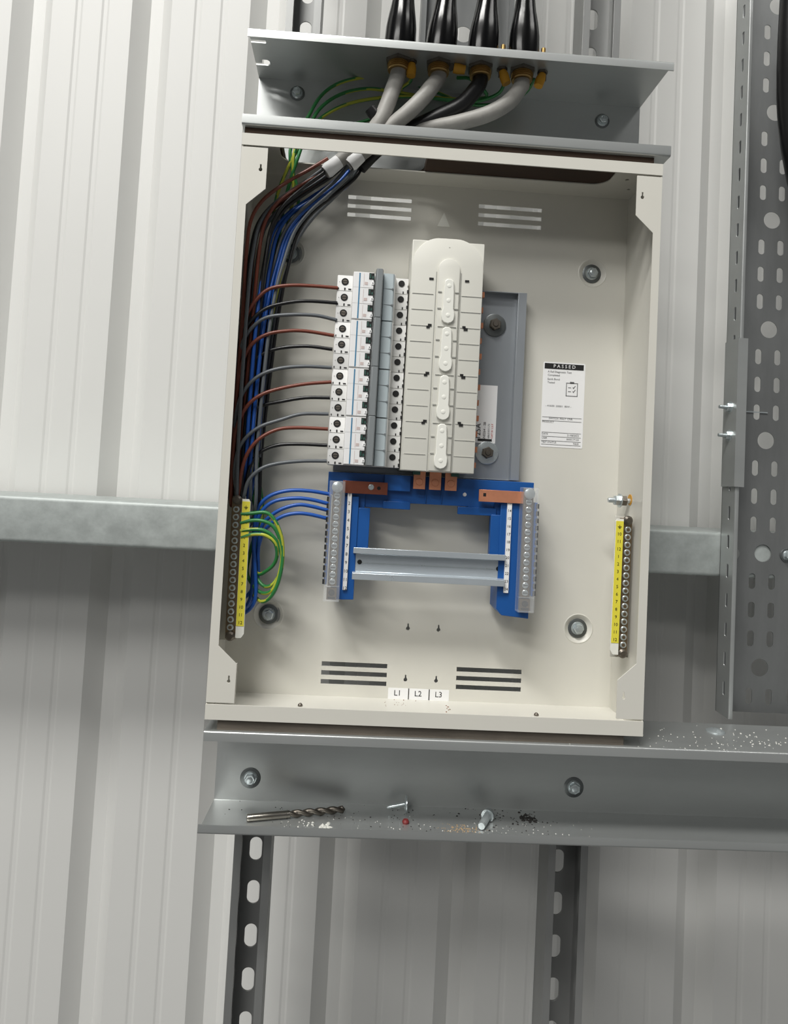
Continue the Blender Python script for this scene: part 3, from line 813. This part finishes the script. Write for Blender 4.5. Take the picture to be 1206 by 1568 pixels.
ARCS = [
 ('brown', [(0.1070, 0.0400, 0.4573), (0.0806, 0.0380, 0.4572), (0.0538, 0.0360, 0.4555), (0.0322, 0.0360, 0.4498), (0.0189, 0.0360, 0.4360), (0.0106, 0.0370, 0.4206), (0.0057, 0.0400, 0.4009), (0.0045, 0.0440, 0.3657), (0.0046, 0.0480, 0.3088), (0.0058, 0.0500, 0.2517)]),
 ('black', [(0.1072, 0.0400, 0.4407), (0.0730, 0.0380, 0.4401), (0.0478, 0.0370, 0.4352), (0.0286, 0.0360, 0.4273), (0.0133, 0.0370, 0.4114), (0.0048, 0.0400, 0.3936), (0.0027, 0.0450, 0.3585), (0.0035, 0.0490, 0.3016), (0.0049, 0.0520, 0.2502)]),
 ('grey',  [(0.1075, 0.0400, 0.4218), (0.0846, 0.0380, 0.4249), (0.0557, 0.0360, 0.4233), (0.0306, 0.0360, 0.4181), (0.0153, 0.0360, 0.4042), (0.0063, 0.0380, 0.3862), (0.0030, 0.0430, 0.3582), (0.0037, 0.0480, 0.3015), (0.0053, 0.0500, 0.2488)]),
 ('brown', [(0.1057, 0.0400, 0.4044), (0.0750, 0.0380, 0.4070), (0.0533, 0.0360, 0.4052), (0.0319, 0.0350, 0.3993), (0.0164, 0.0360, 0.3864), (0.0076, 0.0380, 0.3648), (0.0040, 0.0410, 0.3365), (0.0039, 0.0450, 0.2941), (0.0049, 0.0480, 0.2487)]),
 ('black', [(0.1051, 0.0400, 0.3892), (0.0758, 0.0400, 0.3909), (0.0446, 0.0420, 0.3865), (0.0251, 0.0440, 0.3770), (0.0118, 0.0450, 0.3598), (0.0044, 0.0470, 0.3373), (0.0031, 0.0500, 0.2945), (0.0048, 0.0530, 0.2488)]),
 ('grey',  [(0.1055, 0.0400, 0.3690), (0.0772, 0.0380, 0.3684), (0.0501, 0.0360, 0.3642), (0.0297, 0.0350, 0.3557), (0.0158, 0.0350, 0.3421), (0.0083, 0.0360, 0.3255), (0.0049, 0.0390, 0.3044), (0.0042, 0.0430, 0.2727), (0.0052, 0.0470, 0.2473)]),
 ('brown', [(0.1057, 0.0400, 0.3533), (0.0784, 0.0380, 0.3492), (0.0514, 0.0360, 0.3423), (0.0311, 0.0340, 0.3337), (0.0173, 0.0340, 0.3208), (0.0086, 0.0350, 0.3007), (0.0057, 0.0370, 0.2753), (0.0055, 0.0410, 0.2458)]),
 ('black', [(0.1053, 0.0400, 0.3360), (0.0784, 0.0400, 0.3344), (0.0518, 0.0410, 0.3287), (0.0328, 0.0430, 0.3235), (0.0206, 0.0440, 0.3129), (0.0105, 0.0450, 0.2910), (0.0066, 0.0480, 0.2659), (0.0065, 0.0500, 0.2410)]),
 ('grey',  [(0.1049, 0.0400, 0.3181), (0.0761, 0.0380, 0.3162), (0.0535, 0.0360, 0.3083), (0.0319, 0.0340, 0.2991), (0.0167, 0.0340, 0.2849), (0.0099, 0.0350, 0.2691), (0.0081, 0.0370, 0.2480), (0.0101, 0.0400, 0.2306), (0.0114, 0.0420, 0.2165)]),
 ('brown', [(0.1051, 0.0400, 0.3017), (0.0720, 0.0380, 0.3011), (0.0506, 0.0360, 0.2975), (0.0326, 0.0340, 0.2865), (0.0211, 0.0340, 0.2704), (0.0159, 0.0350, 0.2519), (0.0141, 0.0370, 0.2308), (0.0130, 0.0420, 0.2131)]),
 ('black', [(0.1054, 0.0400, 0.2839), (0.0729, 0.0400, 0.2835), (0.0511, 0.0410, 0.2809), (0.0339, 0.0420, 0.2729), (0.0241, 0.0430, 0.2589), (0.0201, 0.0450, 0.2382), (0.0192, 0.0470, 0.2154)]),
 ('grey',  [(0.1057, 0.0400, 0.2669), (0.0791, 0.0380, 0.2653), (0.0528, 0.0360, 0.2610), (0.0360, 0.0340, 0.2544), (0.0243, 0.0340, 0.2418), (0.0201, 0.0360, 0.2262), (0.0180, 0.0420, 0.2113)]),
]
# position of every wire in the bundle and its depth, so that neighbours lie side by side
LANES = [(.02, .036), (.10, .046), (.20, .035), (.29, .040), (.06, .058), (.26, .052), (.14, .057), (.40, .040), (.62, .052), (.36, .060), (.97, .052), (.88, .040)]
for i, (colr, arc) in enumerate(ARCS):
    t, dp = LANES[i]
    down = lane(t, dp, 0, .03)
    ex, ez = arc[-1][0], arc[-1][2]
    dx, dz = down[-1][0], down[-1][2]
    low = min(ez, dz) - .012 - .002 * (i % 4)
    turn = [((dx * 2 + ex) / 3, (dp * 2 + arc[-1][1]) / 3 + .012, low + .003), ((dx + 2 * ex) / 3, (dp + 2 * arc[-1][1]) / 3 + .008, low)]
    pts = down + turn + list(reversed(arc))
    name = {'brown': 'brown_wire', 'black': 'black_wire', 'grey': 'grey_wire'}[colr]
    wire(name, 'wire_' + colr, pts, RW, '%s wire to the %s breaker terminal counted from the top' % (colr, ORD[i]), group=G)
for t, dp, nm, wh in ((.74, .058, 'black', 'in the right half of the bundle'), (.92, .058, 'grey', 'near the right edge of the bundle'), (.48, .044, 'black', 'in the middle of the bundle'), (.68, .062, 'black', 'deep behind the blue wires')):
    wire(nm + '_wire', 'wire_' + nm, lane(t, dp, 0, .04)[:-1], RW, 'spare %s wire %s, not joined to a breaker' % (nm, wh), group='spare dark cores in the bundle')
# blue neutral wires: down the bundle, a low loop behind the earth bar, then over to the neutral bar
BL = [
 [(0.1119, 0.0450, 0.2310), (0.0905, 0.0430, 0.2334), (0.0687, 0.0420, 0.2330), (0.0500, 0.0420, 0.2277), (0.0385, 0.0430, 0.2186), (0.0327, 0.0450, 0.2056), (0.0315, 0.0470, 0.1750), (0.0358, 0.0470, 0.1400), (0.0373, 0.0470, 0.1155), (0.0314, 0.0500, 0.1022), (0.0198, 0.0550, 0.0958), (0.0082, 0.0620, 0.1047), (0.0055, 0.0660, 0.1362), (0.0125, 0.0680, 0.1797)],
 [(0.1118, 0.0450, 0.2203), (0.0911, 0.0430, 0.2243), (0.0734, 0.0420, 0.2248), (0.0532, 0.0420, 0.2209), (0.0410, 0.0430, 0.2117), (0.0345, 0.0460, 0.1971), (0.0320, 0.0520, 0.1676), (0.0321, 0.0540, 0.1390), (0.0314, 0.0540, 0.1163), (0.0261, 0.0570, 0.1042), (0.0155, 0.0620, 0.1015), (0.0065, 0.0680, 0.1144), (0.0051, 0.0720, 0.1499), (0.0136, 0.0740, 0.1939)],
 [(0.1115, 0.0450, 0.2132), (0.0915, 0.0430, 0.2172), (0.0767, 0.0420, 0.2179), (0.0594, 0.0420, 0.2120), (0.0471, 0.0440, 0.2028), (0.0389, 0.0480, 0.1909), (0.0364, 0.0530, 0.1641), (0.0378, 0.0540, 0.1393), (0.0344, 0.0580, 0.1158), (0.0241, 0.0620, 0.1005), (0.0121, 0.0660, 0.1007), (0.0072, 0.0700, 0.1214), (0.0072, 0.0740, 0.1571), (0.0157, 0.0760, 0.2013)],
 [(0.1098, 0.0450, 0.2046), (0.0920, 0.0430, 0.2080), (0.0772, 0.0420, 0.2087), (0.0626, 0.0420, 0.2051), (0.0503, 0.0440, 0.1966), (0.0405, 0.0500, 0.1838), (0.0345, 0.0580, 0.1600), (0.0344, 0.0600, 0.1348), (0.0301, 0.0620, 0.1200), (0.0214, 0.0660, 0.1118), (0.0132, 0.0700, 0.1180), (0.0110, 0.0740, 0.1428), (0.0132, 0.0760, 0.1718), (0.0194, 0.0780, 0.2087)],
]
for i, arc in enumerate(BL):
    down = lane((.46, .56, .68, .80)[i], ((.066, .042), (.068, .048), (.066, .043), (.068, .050))[i], 0, .03)
    wire('blue_wire', 'wire_blue', down[:-1] + list(reversed(arc)), .0021, 'blue neutral wire in the %s hole of the left neutral bar' % ('uppermost used', 'second used', 'third used', 'lowest used')[i], group='blue wires to the neutral bar')
# green and yellow earth wires, from the lugs in the trunking to the left earth bar
GR = [
 [(0.0188, 0.0300, 0.2054), (0.0299, 0.0290, 0.2067), (0.0451, 0.0280, 0.2083), (0.0545, 0.0280, 0.2011), (0.0622, 0.0300, 0.1855), (0.0652, 0.0320, 0.1668), (0.0642, 0.0330, 0.1466), (0.0595, 0.0360, 0.1273), (0.0506, 0.0420, 0.1142), (0.0406, 0.0500, 0.1124), (0.0315, 0.0600, 0.1239), (0.0304, 0.0660, 0.1518), (0.0315, 0.0700, 0.1951)],
 [(0.0188, 0.0300, 0.1957), (0.0304, 0.0290, 0.1992), (0.0429, 0.0280, 0.1992), (0.0536, 0.0280, 0.1942), (0.0610, 0.0300, 0.1813), (0.0646, 0.0330, 0.1639), (0.0620, 0.0370, 0.1425), (0.0550, 0.0410, 0.1250), (0.0440, 0.0470, 0.1208), (0.0328, 0.0540, 0.1277), (0.0244, 0.0620, 0.1412), (0.0264, 0.0680, 0.1659), (0.0316, 0.0720, 0.2023)],
 [(0.0193, 0.0300, 0.1875), (0.0296, 0.0290, 0.1895), (0.0435, 0.0280, 0.1895), (0.0555, 0.0300, 0.1817), (0.0638, 0.0340, 0.1638), (0.0631, 0.0380, 0.1452), (0.0559, 0.0410, 0.1320), (0.0473, 0.0450, 0.1282), (0.0393, 0.0500, 0.1335), (0.0340, 0.0580, 0.1457), (0.0334, 0.0660, 0.1736), (0.0347, 0.0720, 0.2097)],
 [(0.0204, 0.0300, 0.1806), (0.0334, 0.0290, 0.1848), (0.0466, 0.0280, 0.1842), (0.0565, 0.0300, 0.1762), (0.0589, 0.0340, 0.1635), (0.0557, 0.0380, 0.1532), (0.0479, 0.0430, 0.1453), (0.0389, 0.0500, 0.1405), (0.0314, 0.0600, 0.1489), (0.0317, 0.0680, 0.1734), (0.0360, 0.0740, 0.2097)],
]
UP = [  # lug in the trunking, then left and down through the opening
 [(0.1766, 0.0400, 0.7111), (0.1745, 0.0420, 0.6978), (0.1636, 0.0480, 0.6898), (0.1533, 0.0600, 0.6751), (0.1272, 0.0660, 0.6609), (0.0833, 0.0620, 0.6439), (0.0622, 0.0580, 0.6289), (0.0505, 0.0520, 0.6100)],
 [(0.2270, 0.0400, 0.7046), (0.2447, 0.0500, 0.7097), (0.2655, 0.0660, 0.7005), (0.2324, 0.0740, 0.6992), (0.1867, 0.0780, 0.7010), (0.1409, 0.0780, 0.6958), (0.1034, 0.0740, 0.6827), (0.0763, 0.0660, 0.6608), (0.0617, 0.0580, 0.6364), (0.0551, 0.0500, 0.6094)],
 [(0.2783, 0.0400, 0.7156), (0.2819, 0.0480, 0.7085), (0.2757, 0.0600, 0.7003), (0.2476, 0.0720, 0.6962), (0.2023, 0.0800, 0.7018), (0.1558, 0.0800, 0.7059), (0.1251, 0.0780, 0.7055), (0.0954, 0.0700, 0.6915), (0.0731, 0.0620, 0.6676), (0.0605, 0.0560, 0.6353), (0.0493, 0.0500, 0.6089)],
 [(0.3142, 0.0400, 0.7109), (0.3087, 0.0520, 0.7022), (0.2925, 0.0660, 0.6964), (0.2486, 0.0780, 0.6965), (0.2021, 0.0840, 0.7135), (0.1549, 0.0800, 0.7232), (0.1243, 0.0760, 0.7184), (0.0946, 0.0700, 0.7054), (0.0749, 0.0640, 0.6857), (0.0620, 0.0580, 0.6569), (0.0445, 0.0520, 0.6118)],
]
TL = [.33, .50, .66, .76]
for i in range(4):
    mid = lane(TL[i], .074 - .002 * i, 3, .02)
    mid[0] = (mid[0][0] - .006, .060, mid[0][2] + .02)
    pts = list(UP[i]) + mid[:-1] + list(reversed(GR[i]))
    wire('earth_wire', ['wire_green', 'wire_yellow'], pts, .0020, 'green and yellow earth wire in the %s used hole of the left earth bar' % ('first', 'second', 'third', 'fourth')[i], group='earth wires from trunking to earth bar', n=10, stripe=(.35, .2, .3, .25)[i])

# ------------------------------------------------------------------ incoming cables, glands, shrouds
GX = [.160, .205, .252, .299]; GY = .036
CAB = [
 ('sheath_grey', [(0.1544, 0.0300, 0.6773), (0.1494, 0.0280, 0.6595), (0.1419, 0.0280, 0.6398), (0.1285, 0.0320, 0.6232), (0.1080, 0.0360, 0.6045), (0.0929, 0.0380, 0.5910), (0.0854, 0.0380, 0.5845)], 'grey cable sheath bending down from the leftmost gland'),
 ('sheath_grey', [(0.1965, 0.0280, 0.6832), (0.1869, 0.0260, 0.6688), (0.1713, 0.0260, 0.6513), (0.1530, 0.0300, 0.6359), (0.1361, 0.0340, 0.6174), (0.1210, 0.0360, 0.6040), (0.1128, 0.0360, 0.5960)], 'grey cable sheath from the second gland, passing a bolt head'),
 ('sheath_black', [(0.2466, 0.0340, 0.6884), (0.2321, 0.0340, 0.6709), (0.2106, 0.0380, 0.6594), (0.1861, 0.0440, 0.6487), (0.1578, 0.0480, 0.6335), (0.1382, 0.0500, 0.6149), (0.1245, 0.0500, 0.5974)], 'black taped cable sheath from the third gland'),
 ('sheath_grey', [(0.2973, 0.0320, 0.6951), (0.2852, 0.0300, 0.6766), (0.2626, 0.0300, 0.6607), (0.2288, 0.0340, 0.6498), (0.1864, 0.0440, 0.6427), (0.1511, 0.0580, 0.6304), (0.1268, 0.0640, 0.6131), (0.1118, 0.0660, 0.6007)], 'grey cable sheath sweeping left from the rightmost gland'),
]
for i, (m_, pts, lab) in enumerate(CAB):
    gx = GX[i]; top = [(gx, GY, .712), (gx, GY, .700)]
    b = MB(); b.tube(top + pts[:], [.0088, .0088, .0088, .0086, .0080, .0074, .0066], 16, 6)
    tag(b.build('supply_cable', m_, sharp=60), lab, 'cable', 'supply cables entering the board')
    nm = ('leftmost', 'second from left', 'second from right', 'rightmost')[i]
    g = thing('cable_gland', 'brass cable gland under the trunking top, %s of the four' % nm, 'cable gland', (gx, GY, .7158), 'cable glands in the trunking top'); A = At(g)
    c = MB(); c.lathe((gx, GY, .7157), (0, 0, -.0035), [(0, .0150), (.9, .0150), (1, .0140)], 6, rot=.4); A(c, 'locknut', 'steel_dull')
    c = MB(); c.lathe((gx, GY, .7125), (0, 0, -.0085), [(0, .0118), (.15, .0122), (.2, .0112), (.35, .0122), (.4, .0112), (.6, .0122), (.65, .0112), (.85, .0120), (1, .0112)], 24); A(c, 'thread', 'brass')
    # black shroud above and the cable leaving it
    sx = [(0.1623, 0.7397), (0.2077, 0.7405), (0.2526, 0.7412), (0.2992, 0.7413)]
    tx = [(0.1606, 0.8013), (0.2074, 0.8054), (0.2516, 0.8093), (0.2975, 0.8133)]
    s = thing('cable_shroud', 'shiny black cable shroud standing on the trunking, %s of the four' % nm, 'cable shroud', (gx, GY, .7172), 'black cable shrouds'); A = At(s)
    dxs = (tx[i][0] - gx) / .070
    def C(h): return (gx + dxs * h * .0, GY, .7172 + h)
    lean = (.0015, .0035, .003, .0)[i]
    pr = [(0, .0170), (.004, .0174), (.022, .0174), (.036, .0170), (.046, .0158), (.056, .0142), (.066, .0126), (.076, .0114), (.085, .0102), (.110, .0100)]
    c = MB(); n = 28; vs = []; fs = []
    for j, (h, r) in enumerate(pr):
        for k in range(n):
            a = 2 * PI * k / n; rr = r * (1 + .035 * math.sin(3 * a + i) * (1 if .01 < h < .06 else .2))
            vs.append((gx + lean * h / .06 + rr * math.cos(a), GY + rr * math.sin(a) * .95, .7173 + h))
    for j in range(len(pr) - 1):
        for k in range(n): fs.append((j * n + k, j * n + (k + 1) % n, (j + 1) * n + (k + 1) % n, (j + 1) * n + k))
    fs += [tuple(range(n)), tuple(range((len(pr) - 1) * n, len(pr) * n))]
    c.add(vs, fs); A(c, 'shroud', 'shroud_black', sharp=60)
    c = MB(); c.tube([(gx + lean * 1.6, GY, .82), (gx + lean * 3, GY, .90), (gx + lean * 3.5, GY + .01, 1.2)], .0085, 14, 5); A(c, 'cable_tail', 'sheath_black')
# earth lugs with brass studs through the trunking top
LUG = [(.1745, .034, 'hanging straight down by the leftmost gland', 0), (.2165, .034, 'lying flat beside the second gland', 1), (.2760, .034, 'hanging beside the third gland', 2), (.3215, .034, 'hanging by the rightmost gland', 3)]
for i, (x, y, lab, kd) in enumerate(LUG):
    g = thing('earth_lug', 'yellow sleeved earth lug %s' % lab, 'cable lug', (x, y, .716), 'earth lugs under the trunking top'); A = At(g)
    c = MB()
    if kd == 1:
        c.lathe((x + .001, y, .7120), (.0, -.0025, 0), [(0, .0045), (1, .0045)], 16); c.cyl((x - .001, y, .7157), (x - .001, y, .709), .0022, n=12)
    else:
        c.lathe((x, y, .7157), (0, 0, -.0028), [(0, .0058), (1, .0058)], 6); c.box(x - .0042, x + .0042, y - .001, y + .0006, .7050, .7135)
    A(c, 'ring', 'steel_dull')
    c = MB()
    if kd == 1: c.tube([(x + .005, y, .7118), (x + .010, y, .7112), (x + .018, y, .7105)], [.0052, .0055, .0046], 14, 4)
    else:
        dx = (0, 0, .004, -.003)[kd]
        c.tube([(x, y, .7125), (x + dx * .6, y, .7070), (x + dx * 1.4, y, .6985)], [.0042, .0055, .0050], 14, 4)
    A(c, 'sleeve', 'lug_orange')
    if kd != 1:
        c = MB(); c.cyl((x, y, .7100), (x, y, (.7500 if kd == 0 else .7420)), .0026, n=14); A(c, 'stud', 'brass')
    else:
        pass
# black cable end next to the first cable
b = MB(); b.tube([(0.1310, 0.0260, 0.6540), (0.1364, 0.0280, 0.6482), (0.1477, 0.0320, 0.6409), (0.1571, 0.0360, 0.6319)], [.0062, .0066, .006, .005], 14, 5)
tag(b.build('cable_tie_end', 'sheath_black'), 'short black taped cable stub left of the first grey cable', 'cable end')
# white sealing beads at the ends of two sheaths inside the box
for (p, q), lab in ((((0.1005, 0.0360, 0.5973), (0.0862, 0.0370, 0.5842)), 'clear plastic sleeve end where wires leave the left cable inside the box'), (((0.1238, 0.0340, 0.6047), (0.1123, 0.0350, 0.5933)), 'clear plastic sleeve end where wires leave the right cable inside the box')):
    b = MB(); b.lathe(p, Vector(q) - Vector(p), [(0, .0074), (.8, .0082), (1, .0070)], 18, cap=False)
    tag(b.build('sheath_end', 'white_label'), lab, 'cable end')

# ================================================================== LOOSE THINGS IN THE LOWER TRUNKING
def shelf(y): return -.1130 - .006 * y / .0905 + .0014
# twist drill bit
p0 = Vector((.0445, .030, shelf(.03) + .0042)); p1 = Vector((.1470, .062, shelf(.06) + .0042)); d = (p1 - p0)
g = thing('drill_bit', 'twist drill bit lying on the left part of the lower trunking shelf', 'drill bit', tuple(p0)); A = At(g)
c = MB(); c.lathe(p0, d * .42, [(0, .0034), (.02, .0039), (1, .0039)], 20); A(c, 'shank', 'drill_steel')
n = 26; steps = 60; vs = []; fs = []; z = d.normalized(); x = z.orthogonal().normalized(); y = z.cross(x); L = d.length * .58
for j in range(steps + 1):
    h = j / steps; tw = h * 2 * PI * 2.4; tip = 1 if h < .95 else max(.08, (1 - h) / .05)
    for k in range(n):
        a = 2 * PI * k / n; flute = .5 * (1 + math.cos(2 * a)); r = .0040 * tip * (1 - .52 * flute ** 1.6)
        vs.append(p0 + d * .42 + z * (L * h) + (x * math.cos(a + tw) + y * math.sin(a + tw)) * r)
for j in range(steps):
    for k in range(n): fs.append((j * n + k, j * n + (k + 1) % n, (j + 1) * n + (k + 1) % n, (j + 1) * n + k))
fs += [tuple(range(n)), tuple(range(steps * n, (steps + 1) * n))]
c = MB(); c.add(vs, fs); A(c, 'flutes', 'steel_dull', sharp=60)
# upright countersunk screw standing on its head
g = thing('screw', 'short screw standing against the back of the lower trunking, left of the bolt', 'screw', (.2125, .070, shelf(.07))); A = At(g)
c = MB(); c.lathe((.2125, .070, shelf(.07) + .0090), (.0006, .0006, .0001), [(0, .0095), (1, .0085)], 20)
c = MB(); c.lathe((.2145, .0700, shelf(.07) + .0092), (-.0016, 0, 0), [(0, .0090), (.6, .0088), (1, .0060)], 22); A(c, 'head', 'zinc_screw')
c = MB(); c.lathe((.2129, .0700, shelf(.07) + .0092), (-.0200, 0, -.0045), [(0, .0024), (.8, .0021), (1, .0010)], 12); A(c, 'shaft', 'zinc_screw')
c = MB(); c.lathe((.2115, .040, shelf(.04)), (0, 0, .0042), [(0, .0034), (.5, .0038), (1, .0026)], 14)
tag(c.build('plastic_plug', 'tag_red'), 'small dark red plastic piece in front of the upright screw', 'plug')
# hexagon screw lying on its side
p0 = Vector((.2905, .028, shelf(.03) + .0045)); p1 = Vector((.3060, .062, shelf(.06) + .0060)); d = p1 - p0
g = thing('hex_bolt', 'loose zinc hexagon bolt lying in the lower trunking right of the middle', 'bolt', tuple(p0)); A = At(g)
c = MB(); prof = []
for k in range(24): prof += [(k / 24 * .86, .0040 if k % 2 else .0035)]
c.lathe(p0, d * .86, prof, 16); A(c, 'shaft', 'zinc_screw')
c = MB(); c.lathe(p0 + d * .74, d * .26, [(0, .0058), (.8, .0058), (1, .0050)], 6); c.lathe(p0 + d * .72, d * .05, [(0, .0068), (1, .0068)], 20); A(c, 'head', 'zinc_screw')
# swarf and drilling dust: nobody could count it
def crumbs(name, material, spots, label):
    b = MB()
    for (cx, cy, sx, sy, num, r0, r1, zf) in spots:
        for _ in range(num):
            x = random.gauss(cx, sx); y = min(.086, max(.003, random.gauss(cy, sy))); r = random.uniform(r0, r1); zz = zf(y)
            nn = 5; vs = [(x + r * random.uniform(.5, 1.2) * math.cos(2 * PI * k / nn), y + r * random.uniform(.5, 1.2) * math.sin(2 * PI * k / nn), zz) for k in range(nn)] + [(x, y, zz + r * random.uniform(.5, 1.0))]
            b.add(vs, [(k, (k + 1) % nn, nn) for k in range(nn)] + [tuple(range(nn))])
    tag(b.build(name, material, recalc=True, sharp=10), label, 'debris', kind='stuff')
top = lambda y: -.0118
sh = shelf
fl = lambda y: .0013
crumbs('drilling_swarf', 'dust_dark', [(.325, .058, .022, .016, 70, .0006, .0016, sh), (.350, .066, .006, .006, 40, .001, .003, sh), (.20, .05, .06, .02, 60, .0005, .0012, sh), (.09, .05, .05, .02, 30, .0005, .0012, sh)], 'dark metal swarf scattered on the lower trunking shelf')
crumbs('white_crumbs', 'dust_light', [(.126, .022, .004, .005, 26, .001, .003, sh), (.107, .030, .006, .006, 18, .0006, .0015, sh), (.30, .03, .05, .015, 90, .0004, .0010, sh), (.15, .03, .04, .012, 30, .0004, .001, sh), (.52, .03, .05, .02, 60, .0004, .0011, top), (.60, .04, .03, .02, 50, .0005, .0014, top), (.30, .02, .10, .01, 50, .0003, .0008, top)], 'white plaster crumbs and dust on both trunking shelves')
crumbs('rusty_grit', 'dust_tan', [(.272, .028, .010, .008, 120, .0004, .001, sh), (.067, .012, .008, .003, 50, .0008, .0018, sh)], 'tan grit lying on the lower trunking shelf')
crumbs('brown_crumbs', 'rust', [(.255, .030, .003, .02, 30, .0005, .0013, fl), (.400, .010, .010, .006, 60, .0006, .0016, fl), (.045, .006, .012, .004, 60, .0004, .0013, fl), (.16, .004, .02, .003, 20, .0004, .001, fl), (.256, .012, .003, .012, 50, .0004, .0012, fl), (.20, .07, .01, .01, 16, .0004, .001, fl)], 'brown crumbs along the floor of the cream box')
